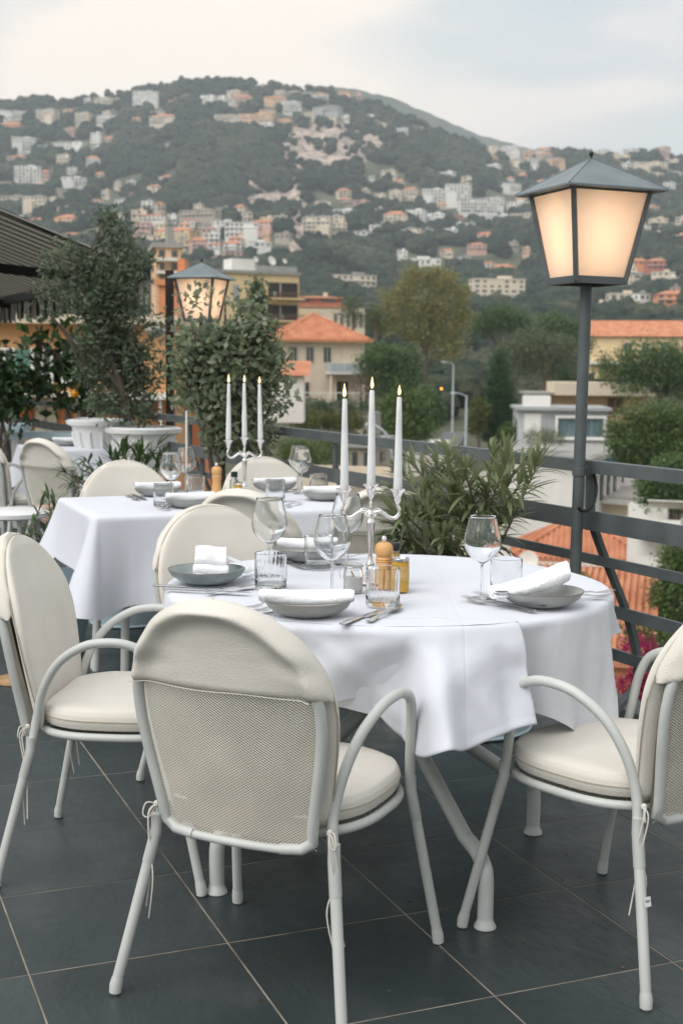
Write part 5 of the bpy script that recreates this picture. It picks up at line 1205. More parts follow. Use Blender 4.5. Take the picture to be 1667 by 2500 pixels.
# ------------------------------------------------------------------ buildings of the valley
def part_box(name, t, c, size, m, rz=0): return MB().box(c, size, rz).build(name, m, t)
def base_at(px, py, y): return P(px, py, y=y)
M_shut = mat('green_shutter', (.10, .22, .17, 1), (.14, .28, .22, 1), rough=.6); M_brown = mat('brown_shutter', (.16, .085, .05, 1), rough=.7)
M_railw = mat('pale_balcony_rail', (.40, .45, .46, 1), rough=.4)
def window(t, x, y, z, w, h, frame=None, shutter=None, m=None, ax='y'):
    """a framed window set into a wall that faces -y (ax y) or -x"""
    fr = MB(); e = .07
    def pb(mb, cx, cz, sx, sz, d, dep):
        if ax == 'y': mb.box((x + cx, y - d, z + cz), (sx, dep, sz))
        else: mb.box((x - d, y + cx, z + cz), (dep, sx, sz))
    for s in (-1, 1): pb(fr, s * (w / 2 + e / 2), 0, e, h + 2 * e, .03, .10); pb(fr, 0, s * (h / 2 + e / 2), w, e, .03, .10)
    pb(fr, 0, 0, .05, h, .03, .06)
    o = fr.build('window', frame or MW['white'], t); g = MB(); pb(g, 0, 0, w, h, .012, .02); g.build('pane', m or M_win, o)
    if shutter:
        for s in (-1, 1):
            s_ = MB(); pb(s_, s * (w / 2 + e + w * .26), 0, w * .48, h + .1, .06, .05)
            for q in range(9): pb(s_, s * (w / 2 + e + w * .26), (q - 4) * h / 9.5, w * .40, .03, .095, .02)
            s_.build('shutter', shutter, o)
    return o
def hip(t, W, Dp, z, hr, e=.6, m=None, name='roof', ridge=None, ribs=0, cx=0, cy=0):
    a, c = W / 2 + e, Dp / 2 + e; g = max(0, a - c) if ridge is None else ridge
    r = MB().add([(cx - a, cy - c, z), (cx + a, cy - c, z), (cx + a, cy + c, z), (cx - a, cy + c, z), (cx - g, cy, z + hr), (cx + g, cy, z + hr), (cx - a, cy - c, z - .18), (cx + a, cy - c, z - .18), (cx + a, cy + c, z - .18), (cx - a, cy + c, z - .18)],
        [(0, 1, 5, 4), (1, 2, 5), (2, 3, 4, 5), (3, 0, 4), (6, 7, 1, 0), (7, 8, 2, 1), (8, 9, 3, 2), (9, 6, 0, 3), (9, 8, 7, 6)]).build(name, m or M_roof, t)
    if ribs:
        rb = MB(); n = int(2 * a / ribs)
        for i in range(n):     # rows of round tiles running down the four slopes
            x = -a + (i + .5) * ribs
            k = min(1, (a - abs(x)) / max(1e-3, a - g)); zz = z + hr * k; yy = c * (1 - k)
            for s in (-1, 1): rb.tube([(cx + x, cy + s * c * 1.003, z + .03), (cx + x, cy + s * yy, zz + .03)], ribs * .30, 5)
        n = int(2 * c / ribs)
        for i in range(n):
            y = -c + (i + .5) * ribs; k = (c - abs(y)) / c
            for s in (-1, 1): rb.tube([(cx + s * a * 1.003, cy + y, z + .03), (cx + s * (a - (a - g) * k), cy + y, z + hr * k + .03)], ribs * .30, 5)
        rb.build('tile_row', m or M_roof, r, True, kind='stuff')
    cp_ = MB()
    for s in (-1, 1):
        for q in (-1, 1): cp_.tube([(cx + s * a, cy + q * c, z + .04), (cx + s * g, cy, z + hr + .06)], .13, 6)
    cp_.tube([(cx - g, cy, z + hr + .06), (cx + g, cy, z + hr + .06)], .13, 6); cp_.build('ridge_tiles', m or M_roof, r, True)
    return r
# --- cream villa with the orange hip roof
YV = 135.; k = YV / F_PX
b = base_at(800, 990, YV); vt = thing('villa', 'cream two-storey villa with an orange hip roof and a glass balcony', 'house', (b.x, b.y, b.z), R(14))
W, Dp, Hh = 8.6, 8.5, (990 - 833) * k
MB().box((-.6, Dp / 2, Hh / 2 - 2), (W, Dp, Hh + 4)).build('wall', mat('villa_render', (.70, .58, .45, 1), (.75, .64, .50, 1), rough=.9, scale=.8), vt)
hip(vt, W, Dp, Hh, 66 * k, .8, cx=-.6, cy=Dp / 2, ribs=.36)
MB().box((-.6, Dp / 2, Hh - .12), (W + 1.1, Dp + 1.1, .16)).build('cornice', MW['white'], vt)
for x in (-3.6, -1.9, -.1): window(vt, x, -.02, Hh * .78, .75, 1.5, MW['cream'], None)
window(vt, 2.0, -.02, Hh * .76, 1.4, 1.7, MW['cream'], None, MW['cream'])
MB().box((1.9, -.9, Hh * .50), (4.4, 1.9, .2)).build('balcony', MW['white'], vt)
gb = MB(); gb.box((1.9, -1.82, Hh * .5 + .55), (4.4, .04, .85)); gb.box((-.28, -.95, Hh * .5 + .55), (.04, 1.75, .85)); gb.box((4.08, -.95, Hh * .5 + .55), (.04, 1.75, .85)); gb.build('balcony_glass', M_railw, vt)
for x in (-.2, 1.3, 2.7, 4.0): MB().tube([(x, -1.86, Hh * .5 + .1), (x, -1.86, Hh * .5 + 1.05)], .03, 6).build('baluster', MW['white'], vt)
window(vt, 1.5, -.02, Hh * .22, 1.2, 2.0, MW['cream'], None, M_dark); window(vt, -2.4, -.02, Hh * .25, .9, 1.4, MW['cream'])
for x in (.0, 3.4): MB().tube([(x, -1.5, 0), (x, -1.5, Hh * .5)], .16, 10).build('column', MW['cream'], vt, True)
tw = base_at(790, 1000, 128); tr_ = thing('garden_terrace', 'pale garden wall with railing in front of the cream villa', 'wall', tw, R(6))
MB().box((0, 0, -.6), (9.4, .4, 2.6)).build('wall', MW['stone'], tr_)
for i in range(12): MB().box((-4.4 + i * .8, -.0, 1.15), (.09, .09, .9)).build('baluster', MW['white'], tr_)
MB().box((0, 0, 1.62), (9.4, .14, .09)).build('handrail', MW['white'], tr_)
# --- yellow apartment block with brown balconies
YA = 175.; k = YA / F_PX
b = base_at(632, 800, YA); ya = thing('yellow_apartments', 'ochre apartment block with brown-railed balconies and rooftop dishes', 'building', (b.x, b.y, b.z - 2), R(26))
H = (800 - 672) * k + 2
MB().box((0, 4.5, H / 2), (11.5, 9, H)).build('wall', MW['yellow'], ya)
MB().box((0, 4.5, H + .2), (12, 9.6, .4)).build('roof', M_flat, ya)
for i in range(3):
    z = H - 2.3 - i * 2.9
    MB().box((3.4, -.04, z + .3), (4.2, .12, 2.0)).build('window', M_dark, ya)
    bl = MB().box((3.4, -.8, z - .85), (5.0, 1.5, .2)).build('balcony', MW['yellow'], ya)
    rl = MB().box((3.4, -1.5, z - .08), (5.0, .06, .10));
    for q in range(18): rl.box((1.0 + q * .285, -1.5, z - .42), (.06, .05, .7))
    rl.build('balcony_railing', M_brown, bl); MB().box((3.0, -.12, z + .3), (.1, .1, 2.0)).build('window_bar', MW['cream'], bl)
MB().box((-3.2, -.05, H - 2.6), (.8, .14, 2.2)).build('window', MW['grey'], ya); MB().box((-1.5, 3, H + 1.2), (3.4, 3, 1.6)).build('roof_cabin', MW['white'], ya)
for (x, y, r_) in ((2.6, 2, .65), (-.2, .8, .4), (4.2, 1.5, .35)):
    d = MB().lathe([(.02, 0), (r_ * .6, .05), (r_, .16), (r_ * .98, .18), (.02, .03)], 16).build('dish', MW['white'], ya, True); d.location = (x, y, H + 1.9); d.rotation_euler = (R(70), 0, R(20)); MB().tube([(x, y + .05, H + .3), (x, y + .05, H + 1.9)], .04, 5).build('mast', M_rail, ya)
for q in range(26): MB().box((-.5 + q * .24, .35, H + .75), (.05, .05, .8)).build('roof_rail', MW['white'], ya)
# --- cream house with a colonnade, farther back
YC = 215.; k = YC / F_PX
b = base_at(800, 815, YC); yc = thing('cream_apartments', 'cream building with a row of dark windows above the villa roof', 'building', (b.x, b.y, b.z - 4), R(8)); H = (815 - 752) * k + 4
MB().box((0, 4, H / 2), (12, 8, H)).build('wall', MW['cream'], yc); MB().box((-1.5, 4, H + .2), (9.4, 8.4, .4)).build('roof', M_roof, yc)
for i in range(5): window(yc, 1.2 + i * 1.05, -.02, H - 2.0, .5, 2.2, MW['cream'])
MB().box((-3.6, -.06, H - 2.6), (4.2, .14, 4.2)).build('blank_gable', mat('render_ochre', (.62, .49, .30, 1), rough=.9), yc)
house(770, 742, 120, 20, 'red', 'tile', 'row of low pinkish roofs behind the villa', y=260, yaw=.05, levels=1, name='terraced_house', cat='house')
# --- long yellow building with the orange gable roof, right
YO = 230.; k = YO / F_PX
b = base_at(1545, 870, YO); yo = thing('yellow_schoolhouse', 'long yellow building with an orange gable roof right of the lantern pole', 'building', (b.x, b.y, b.z - 3), R(-10)); H = (870 - 822) * k + 3; W = 16.5
MB().box((0, 4, H / 2), (W, 8, H)).build('wall', MW['yellow'], yo)
hr = 40 * k
MB().add([(-W / 2 - .6, -.7, H), (W / 2 + .5, -.7, H), (W / 2 + .5, 8.7, H), (-W / 2 - .6, 8.7, H), (-W / 2 - .6, 4, H + hr), (W / 2 + .5, 4, H + hr)], [(0, 1, 5, 4), (2, 3, 4, 5), (3, 0, 4), (3, 2, 1, 0)]).build('roof', M_roof, yo)
MB().add([(W / 2 - .1, -.02, H - .02), (W / 2 + .52, -.02, H - .02), (W / 2 + .52, 8, H - .02), (W / 2 - .1, 8, H - .02), (W / 2 - .1, 4, H + hr - .1), (W / 2 + .52, 4, H + hr - .1)], [(0, 1, 5, 4), (1, 2, 5), (2, 3, 4, 5), (3, 0, 4)]).build('gable', MW['cream'], yo)
for x in (-1.0, 2.0, 5.2): window(yo, x, -.02, H - 1.9, 1.2, 1.7, MW['white'], None, M_shut if x > 4 else M_win)
MB().box((-3, -1.2, H - 4.6), (9, 2.4, .4)).build('porch_roof', MW['white'], yo); MB().box((-3, -.4, H - 6), (7, 1.2, 2.6)).build('porch_wall', MW['yellow'], yo)
# --- low cream building behind the pole
YB = 125.; k = YB / F_PX
b = base_at(1440, 1010, YB); lb = thing('low_cream_house', 'low cream flat-roofed house behind the pole of the big lantern', 'house', (b.x, b.y, b.z - 1), R(-3)); H = (1010 - 965) * k + 1
MB().box((0, 3, H / 2), (10.5, 6, H)).build('wall', MW['peach'], lb); MB().box((1.2, 2.2, H + .6), (9.5, 8, 1.2)).build('roof', MW['cream'], lb); MB().box((-3.6, 2.2, H + .15), (5.4, 7.5, .2)).build('canopy', M_flat, lb)
window(lb, 2.3, -.02, 1.7, 1.5, 1.6, MW['cream'], None, M_brown); MB().tube([(-4.6, -1, 0), (-4.6, -1, H)], .2, 10).build('column', MW['cream'], lb, True)
# --- grey villa with a panorama window
YG = 88.; k = YG / F_PX
b = base_at(1372, 1085, YG); gv = thing('grey_villa', 'modern grey flat-roofed house with one wide framed window', 'house', (b.x, b.y, b.z), R(-4)); H = (1085 - 1002) * k
MB().box((0, 3, H / 2 - 1), (5.9, 6, H + 2)).build('wall', mat('grey_render', (.42, .44, .44, 1), (.48, .50, .50, 1), rough=.9, scale=.7), gv)
MB().box((0, 2.8, H + .10), (6.3, 6.6, .2)).build('roof', MW['grey'], gv); MB().box((-1.6, 2.5, H + .55), (1.8, 1.5, .7)).build('roof_box', MW['white'], gv)
x0, wz, ww, wh = 1.15, H * .50, 3.0, 1.25
fr = MB()
for s in (-1, 1): fr.box((x0 + s * (ww / 2 + .09), -.12, wz), (.18, .30, wh + .36)); fr.box((x0, -.12, wz + s * (wh / 2 + .09)), (ww, .30, .18))
fr = fr.build('window', MW['white'], gv); MB().box((x0, -.02, wz), (ww, .03, wh)).build('pane', mat('sea_blue_glass', (.08, .13, .15, 1), (.16, .22, .24, 1), rough=.1, scale=1.5, stretch=(3, 1, .4)), fr); MB().box((x0 - .3, -.05, wz), (.05, .03, wh)).build('mullion', MW['white'], fr)
MB().box((-2.0, -.06, wz - .05), (1.1, .12, 1.9)).build('door', MW['white'], gv); MB().box((-.9, -.05, wz - .1), (.5, .12, 1.7)).build('shutter', MW['grey'], gv)
# --- slab roofs below (white edges, blue band)
def slab_house(label, corners, ztop, hs, wall, name, roofm, edge, extra=None):
    """flat roof polygon given by photograph points on the plane z=ztop"""
    pts = [P(a, b, z=ztop) for a, b in corners]; c = sum(pts, Vector()) / len(pts)
    t = thing(name, label, 'house', (c.x, c.y, ztop - hs)); L = [p - Vector((c.x, c.y, ztop - hs)) for p in pts]; n = len(L)
    q = MB().add([tuple(p) for p in L] + [(p.x, p.y, p.z - .32) for p in L], [tuple(range(n))] + [(i + n, (i + 1) % n + n, (i + 1) % n, i) for i in range(n)] + [tuple(reversed(range(n, 2 * n)))]); q.build('roof_edge', edge, t)
    MB().add([(p.x * .965, p.y * .965, p.z + .05) for p in L], [tuple(range(n))]).build('roof', roofm, t)
    MB().add([(p.x * .9, p.y * .9, p.z - .33) for p in L] + [(p.x * .9, p.y * .9, p.z - hs - 6) for p in L], [(i + n, (i + 1) % n + n, (i + 1) % n, i) for i in range(n)]).build('wall', wall, t)
    return t, L
sA, LA = slab_house('white slab-roofed house with a blue band under the roof edge', [(1222, 1098), (1430, 1122), (1530, 1092), (1330, 1068)], -3.6, 4, MW['white'], 'slab_house', M_flat, MW['white'])
M_blue = mat('blue_awning', (.02, .19, .42, 1), (.03, .24, .5, 1), rough=.6)
aa, bb = LA[1] * .93, LA[2] * .93
MB().add([(aa.x, aa.y, 3.62), (bb.x, bb.y, 3.62), (bb.x, bb.y, 3.15), (aa.x, aa.y, 3.15)], [(0, 1, 2, 3)]).build('blue_band', M_blue, sA)
a2, b2_ = LA[0] * .93, LA[1] * .93
for q in range(5):
    p = LA[1].lerp(LA[2], .1 + .18 * q) * .915; MB().box((p.x, p.y, 2.0), (.7, .14, 1.6), math.atan2((LA[2] - LA[1]).y, (LA[2] - LA[1]).x)).build('window', M_win, sA)
sB, LB = slab_house('pale apartment house with a broad flat roof below the railing', [(1170, 1150), (1628, 1166), (1553, 1222), (1090, 1190)], -6.3, 6, MW['cream'], 'flat_roofed_apartments', mat('gravel_roof', (.38, .345, .31, 1), (.46, .42, .38, 1), rough=.95, scale=2, detail=8), MW['white'])
f0, f1 = LB[3] * .905, LB[2] * .905
fd = (f1 - f0).normalized(); fr_ = math.atan2(fd.y, fd.x); fl_ = (f1 - f0).length; fn_ = Vector((fd.y, -fd.x, 0))
for q in range(6):
    p = f0 + fd * (fl_ * (q + .5) / 6) + fn_ * .05
    for zc in (3.9, .9):
        o = MB().box((0, 0, 0), (1.1, .12, 1.5)).build('window', MW['white'], sB); o.location = (p.x, p.y, zc); o.rotation_euler = (0, 0, fr_); MB().box((0, -.05, 0), (.9, .06, 1.3)).build('pane', MW['cream'] if q % 2 else M_win, o)
for z in (2.2, -.9, -4.0):       # balconies at the right end
    p = f1 + fd * .9 + fn_ * .1
    bl = MB().box((0, 0, 0), (3.0, 5.5, .22), fr_).build('balcony', MW['white'], sB); bl.location = (p.x, p.y + .8, z)
    rb = MB().box((0, -2.7, .55), (3.0, .05, .9), fr_); rb.box((1.45, 0, .55), (.05, 5.4, .9), fr_)
    rb.build('balcony_glass', M_railw, bl)
    aw = MB().box((.4, -2.2, 2.3), (2.2, 2.2, .05), fr_, rx=R(-18)).build('sunshade', MW['white'], bl)
# --- orange roofs just below the terrace
b = P(1432, 1363, y=62); r1 = thing('orange_roofed_house', 'house with a broad orange hip roof below the pale apartment house', 'house', (b.x, b.y + 2.2, b.z - 4), R(-9))
MB().box((0, 0, 0), (5.9, 4.6, 8)).build('wall', MW['pink'], r1); hip(r1, 5.9, 4.6, 4.0, 1.45, .35, ribs=.26)
MB().box((0, -2.62, 3.75), (6.4, .12, .18)).build('eaves', MW['white'], r1); window(r1, 2.0, -2.32, 2.9, .7, .8, MW['white'], M_shut); window(r1, .2, -2.32, 2.9, .7, .8, MW['white'], M_shut)
b = P(1375, 1480, y=42); r2 = thing('tiled_roof_house', 'nearest house, its roof of long clay tile rows just below the terrace', 'house', (b.x, b.y, b.z - 3.6), R(-14))
Wn, Dn = 5.6, 7.0
MB().box((0, 0, -.6), (Wn, Dn, 6.6)).build('wall', MW['orange'], r2)
zr = 2.85; MB().add([(-Wn / 2 - .4, -Dn / 2 - .3, zr - .1), (Wn / 2 + .15, -Dn / 2 - .3, zr - .1), (Wn / 2 + .15, Dn / 2, zr + 1.5), (-Wn / 2 - .4, Dn / 2, zr + 1.5), (-Wn / 2 - .4, -Dn / 2 - .3, zr - .3), (Wn / 2 + .15, -Dn / 2 - .3, zr - .3), (Wn / 2 + .15, Dn / 2, zr - .3), (-Wn / 2 - .4, Dn / 2, zr - .3)], [(0, 1, 2, 3), (0, 4, 5, 1), (1, 5, 6, 2), (2, 6, 7, 3), (3, 7, 4, 0)]).build('roof', M_roof, r2)
rr_ = r2.children[-1]
n = int((Wn + .5) / .22)
for i in range(n):
    x = -Wn / 2 - .3 + i * .22; mb = MB(); mb.tube([(x, -Dn / 2 - .32, zr - .05), (x, -.2, zr + .74), (x, Dn / 2, zr + 1.56)], [.080, .074, .068], 6); mb.build('tile_row', M_roof, rr_, True)
b = P(1598, 1500, y=54); bh = thing('balcony_house', 'white house with three stacked balconies at the right below the railing', 'house', (b.x, b.y, b.z), R(-20))
MB().box((-.5, 2.2, 0), (1.6, 3.4, 9)).build('wall', MW['white'], bh)
for z in (.1, 1.75, 3.3):
    bl = MB().box((0, 0, 0), (1.8, 2.1, .16)).build('balcony', MW['white'], bh); bl.location = (.1, 0, z)
    rb = MB().box((0, -1.02, .42), (1.8, .05, .7)); rb.box((.87, 0, .42), (.05, 2.0, .7)); rb.build('balcony_front', MW['white'], bl); MB().box((-.3, .95, .8), (.8, .1, 1.2)).build('door_glass', M_win, bl)
    if z > .5: MB().box((.3, -.6, 1.35), (1.4, 1.6, .04), 0, rx=R(-16)).build('sunshade', MW['white'], bl)
for (dx, dy, s) in ((-2.2, 1.9, .36), (-1.3, 1.6, .36)):
    d = MB().lathe([(.02, 0), (s * .6, .06), (s, .15), (s * .98, .17), (.02, .03)], 18); p = Vector((dx, dy, zr + 1.9)); d = d.build('dish', MW['white'], r2, True); d.location = p; d.rotation_euler = (R(72), 0, R(-10)); MB().tube([(dx, dy + .06, zr + .8), (dx, dy + .06, zr + 1.9)], .03, 5).build('mast', M_rail, r2)
pt = clumped([(.2, 1.9, zr + 1.45, .6, .25, .22), (-.5, 1.9, zr + 1.35, .25, .25, .18)], 50, 12, .06)
rp2 = thing('roof_plant', 'small green plant growing on the nearest tiled roof', 'plant', r2.location, r2.rotation_euler.z); o = link_mesh('foliage', leaf_mesh('foliage', pt, RNG.uniform(.7, 1.3, len(pt)) * .1, L_bush), rp2); o['kind'] = 'stuff'
# bougainvillea
L_bou = leafmat('bougainvillea_flower', (.26, .008, .07, 1), (.42, .02, .12, 1), .3)
ptree('bougainvillea', 'magenta bougainvillea below the terrace edge at the right', 24, 1570, 1760, [(1560, 1590, 40, 34), (1590, 1640, 44, 40), (1550, 1680, 50, 40), (1600, 1700, 50, 40)], L_bou, .05, 420, 16, .07, .04, M_bark, cat='shrub', forks=2)
ptree('green_shrub', 'dark green shrub around the bougainvillea', 27, 1600, 1780, [(1610, 1560, 50, 40), (1640, 1620, 50, 50), (1540, 1540, 30, 30), (1660, 1700, 60, 60)], L_bush, .06, 420, 16, .09, .05, M_bark, cat='shrub', forks=2)
# --- street: road, van, lamp posts
rd = MB(); rdp = [(1000, 1170, 40), (1085, 1100, 34), (1110, 1050, 26), (1118, 1020, 16), (1105, 1005, 8)]
L_, R_ = [], []
for px, py, hw in rdp: L_.append(P(px - hw, py, y=None if False else (1.31 + 6.2) * F_PX / (py - HY(px)))); R_.append(P(px + hw, py, y=(1.31 + 6.2) * F_PX / (py - HY(px))))
rd.add([tuple(p) for p in L_] + [tuple(p) for p in R_] + [(p.x, p.y, p.z - 9) for p in L_] + [(p.x, p.y, p.z - 9) for p in R_], [(i, i + 5, i + 6, i + 1) for i in range(4)] + [(i, i + 1, i + 11, i + 10) for i in range(4)] + [(i + 6, i + 5, i + 15, i + 16) for i in range(4)])
ro = rd.build('road', mat('asphalt', (.12, .125, .13, 1), (.16, .165, .17, 1), rough=.9, scale=.5)); tag(ro, kind='structure')
van = thing('parked_van', 'white van parked on the road, seen between the rails', 'van', P(1035, 1160, y=88), R(-30))
prof_ = [(-1.0, 0), (-1.0, .9), (-.92, 1.05), (-.7, 1.75), (-.5, 1.95), (2.6, 1.95), (2.7, 1.8), (2.75, .3), (2.7, .0)]
vb = MB(); n = len(prof_); vb.add([(-.85 * (1 if z < 1.2 else .9), y, z + .3) for y, z in prof_] + [(.85 * (1 if z < 1.2 else .9), y, z + .3) for y, z in prof_], [tuple(range(n)), tuple(reversed(range(n, 2 * n)))] + [(i + n, (i + 1) % n + n, (i + 1) % n, i) for i in range(n)]); vb.build('body', MW['white'], van)
MB().add([(-.7, -.93, 1.42), (.7, -.93, 1.42), (.64, -.74, 2.0), (-.64, -.74, 2.0)], [(0, 1, 2, 3)]).build('windscreen', M_win, van)
for x in (-.62, .62):
    MB().box((x, -1.02, .98), (.3, .06, .2)).build('headlight', MW['peach'], van)
    for y in (-.3, 2.0): o = MB().lathe([(.30, -.1), (.33, -.06), (.33, .06), (.30, .1)], 16).build('wheel', M_black, van, True); o.location = (x * 1.3, y, .33); o.rotation_euler = (0, R(90), 0)
def lamp_post(px, pyt, pyb, y, side, label):
    f = P(px, pyb, y=y); h = P(px, pyt, y=y).z - f.z; t = thing('street_lamp', label, 'street lamp', f)
    MB().tube([(0, 0, -1), (0, 0, h * .6), (0, 0, h)], [.11, .09, .06], 8).build('pole', M_railw, t, True); MB().tube(spline([(0, 0, h - .05), (side * .5, 0, h + .12), (side * .8, 0, h + .16)], 5), .035, 6).build('arm', M_railw, t, True); MB().box((side * .95, 0, h + .17), (.45, .18, .09), top=(.8, .6)).build('lamp_head', M_railw, t)
lamp_post(1104, 888, 1030, 125, -1, 'pale street lamp rising between the tall tree and the cypress')
lamp_post(1136, 965, 1090, 95, -1, 'shorter street lamp by the road beside the big cypress')
cl = MB().tube(spline([P(893, 1040, y=70), P(900, 1035, y=70), P(930, 1048, y=70), P(950, 1075, y=70), P(958, 1120, y=70)], 6), .07, 8).build('curved_lamp_arm', M_railw, None, True); tag(cl, 'pale curved lamp arm seen just above the railing between two candles', 'lamp arm')
sl = MB().lathe([(.02, -.09), (.10, -.05), (.10, .05), (.02, .09)], 10, P(1077, 949, y=130)).build('signal_light', emis('orange_signal', (1, .30, .05, 1), 3.), None, True); tag(sl, 'small glowing orange traffic light beyond the trees', 'light')
pkb = thing('parking_deck', 'pale concrete deck seen between the rails left of the oleander', 'wall', P(770, 1165, y=62), R(-12))
MB().box((0, 0, -2), (9, 8, 4)).build('deck', MW['stone'], pkb); MB().box((2, -3.9, .4), (4.5, .25, .9)).build('parapet', MW['cream'], pkb)
o = house(905, 1150, 60, 60, 'stone', 'flat', 'pale low wall house behind the left candle and the railing', y=75, yaw=-.2, levels=1, name='low_house')

# ------------------------------------------------------------------ orange house at the left
YH = 34.
def HB(px, py): return P(px, py, y=YH)
b = HB(180, 1075); oh = thing('orange_house', 'apricot-orange house with green shutters behind the trees at the left', 'house', b)
k = YH / F_PX
def wx(px): return (HB(px, 1000).x - b.x)
def wz(py): return HB(180, py).z - b.z
M_apri = mat('apricot_render', (.60, .33, .15, 1), (.66, .38, .19, 1), rough=.9, scale=1); M_orng = mat('orange_panel', (.66, .20, .06, 1), (.7, .24, .08, 1), rough=.85, scale=1)
MB().box(((wx(-40) + wx(432)) / 2, 3, (wz(790) - 6) / 2), (wx(432) - wx(-40), 6, wz(790) + 6)).build('wall', M_apri, oh)
MB().box(((wx(-40) + wx(432)) / 2, 2.8, wz(790) + .1), (wx(440) - wx(-50), 6.6, .22)).build('cornice', MW['cream'], oh)
for px in (15, 107, 180, 300): window(oh, wx(px), -.02, wz(893), .42, .75, MW['white'], M_shut)
MB().box((wx(200), -.5, wz(962)), (wx(420) - wx(-30), 1.0, .12)).build('balcony', MW['cream'], oh)
for px, m in ((10, M_orng), (62, M_orng), (168, M_orng), (325, M_orng), (400, M_orng)): MB().box((wx(px), -.06, wz(1010)), (.36, .12, .95)).build('panel', m, oh)
for px in (40, 100, 128, 190, 240): MB().box((wx(px), -.05, wz(1010)), (.25, .10, .95)).build('pilaster', MW['cream'] if px != 40 else M_shut, oh)
pcn = thing('white_canopy', 'white flat canopy on posts beyond the olive trees', 'canopy', HB(390, 1040) + Vector((0, -2, 0)))
MB().box((0, 0, wz(966) - wz(1040)), (1.0, 1.2, .07)).build('canopy_roof', MW['white'], pcn); MB().box((.35, -.4, .3), (.07, .07, .9)).build('canopy_post', MW['white'], pcn)
house(398, 700, 60, 90, 'peach', 'flat', 'pinkish house wall between the olive tree and the smaller lantern', y=110, yaw=.2, levels=3, name='pink_house')
house(430, 812, 70, 110, 'orange', 'flat', 'brick-orange house behind the smaller lantern', y=90, yaw=0, levels=2, name='brick_orange_house')
hedge('rounded green bush on the wall under the smaller lantern', 60, 412, 475, 790, 835, L_pine, 'shrub', .09, 240)
house(445, 860, 80, 55, 'pink', 'flat', 'low pinkish wall house under the rounded bush', y=58, yaw=0, levels=1, name='pinkish_house', dep=6)
hedge('rusty orange and green shrub right of the olive tree', 40, 385, 420, 815, 905, mat('rusty_leaf', (.13, .08, .02, 1), (.2, .13, .03, 1), rough=.8, island=.6, transl=.2), 'shrub', .06, 200)
low_orange = thing('red_roofed_shed', 'low shed with a small red tiled roof behind the leafy shrub', 'shed', P(640, 1010, y=45)); MB().box((0, 1, .5), (2.8, 2, 1.6)).build('wall', MW['white'], low_orange); MB().add([(-1.6, -.2, 1.3), (1.6, -.2, 1.3), (1.6, 2.2, 1.8), (-1.6, 2.2, 1.8)], [(0, 1, 2, 3)]).build('roof', M_roof, low_orange)
house(440, 1010, 120, 95, 'orange', 'flat', 'orange ground-floor wall behind the leafy shrub', y=38, yaw=0, levels=1, name='orange_annex', dep=3)

# ------------------------------------------------------------------ awning at the upper left
DA = 11.2; railv = Vector((-.443, .896, 0)); wallv = Vector((-.896, -.443, 0))
e1 = P(349, 655, y=DA)
aw = thing('striped_awning', 'grey striped folding awning with a pleated valance at the upper left', 'awning', e1)
M_strl = mat('awning_light', (.60, .58, .53, 1), (.66, .64, .59, 1), rough=.9, scale=4, transl=.5); M_strd = mat('awning_dark', (.055, .055, .052, 1), (.075, .072, .068, 1), rough=.9, transl=.1)
LEN, RUN, SL = 10.5, 4.6, .37
down = lambda s, r: railv * s + wallv * r + Vector((0, 0, SL * r - .10 * math.sin(math.pi * min(1, r / RUN)) * .3))
ns_ = 96; sw = LEN / ns_
for half, m, nm in ((0, M_strl, 'light_stripe'), (1, M_strd, 'dark_stripe')):
    for i in range(half, ns_, 2):
        w_ = sw * (1.3 if half == 0 else .7); s0 = i * sw - (0 if half == 0 else -sw * .3)
        mb = MB(); rr = [0, .6, 1.4, 2.4, 3.5, RUN]; n = len(rr)
        vs = [tuple(down(s, r)) for r in rr for s in (s0, s0 + w_)] + [tuple(down(s, r) + Vector((0, 0, .006))) for r in rr for s in (s0, s0 + w_)]
        fs = [(2 * q, 2 * q + 2, 2 * q + 3, 2 * q + 1) for q in range(n - 1)] + [(2 * n + 2 * q, 2 * n + 2 * q + 1, 2 * n + 2 * q + 3, 2 * n + 2 * q + 2) for q in range(n - 1)]
        mb.add(vs, fs).build(nm, m, aw)
MB().bar(Vector((0, 0, -.05)) - railv * .08, railv * LEN + Vector((0, 0, -.05)), .09, .09).build('front_bar', M_black, aw)
MB().bar(railv * .06 + Vector((0, 0, -.01)), down(.06, RUN) - Vector((0, 0, .02)), .03, .03).build('side_hem', M_black, aw)
for s in (.5, 5.2):
    el_ = down(s + 2.3, 1.5) - Vector((0, 0, .30))
    MB().bar(railv * s + Vector((0, 0, -.10)), el_, .07, .09).build('folding_arm', M_black, aw); MB().bar(el_, down(s + .6, RUN) - Vector((0, 0, .3)), .07, .10).build('folding_arm', M_black, aw)
MB().bar(down(.0, 1.9) - Vector((0, 0, .10)), down(LEN, 1.9) - Vector((0, 0, .10)), .09, .12).build('cross_bar', M_black, aw)
nv = 150
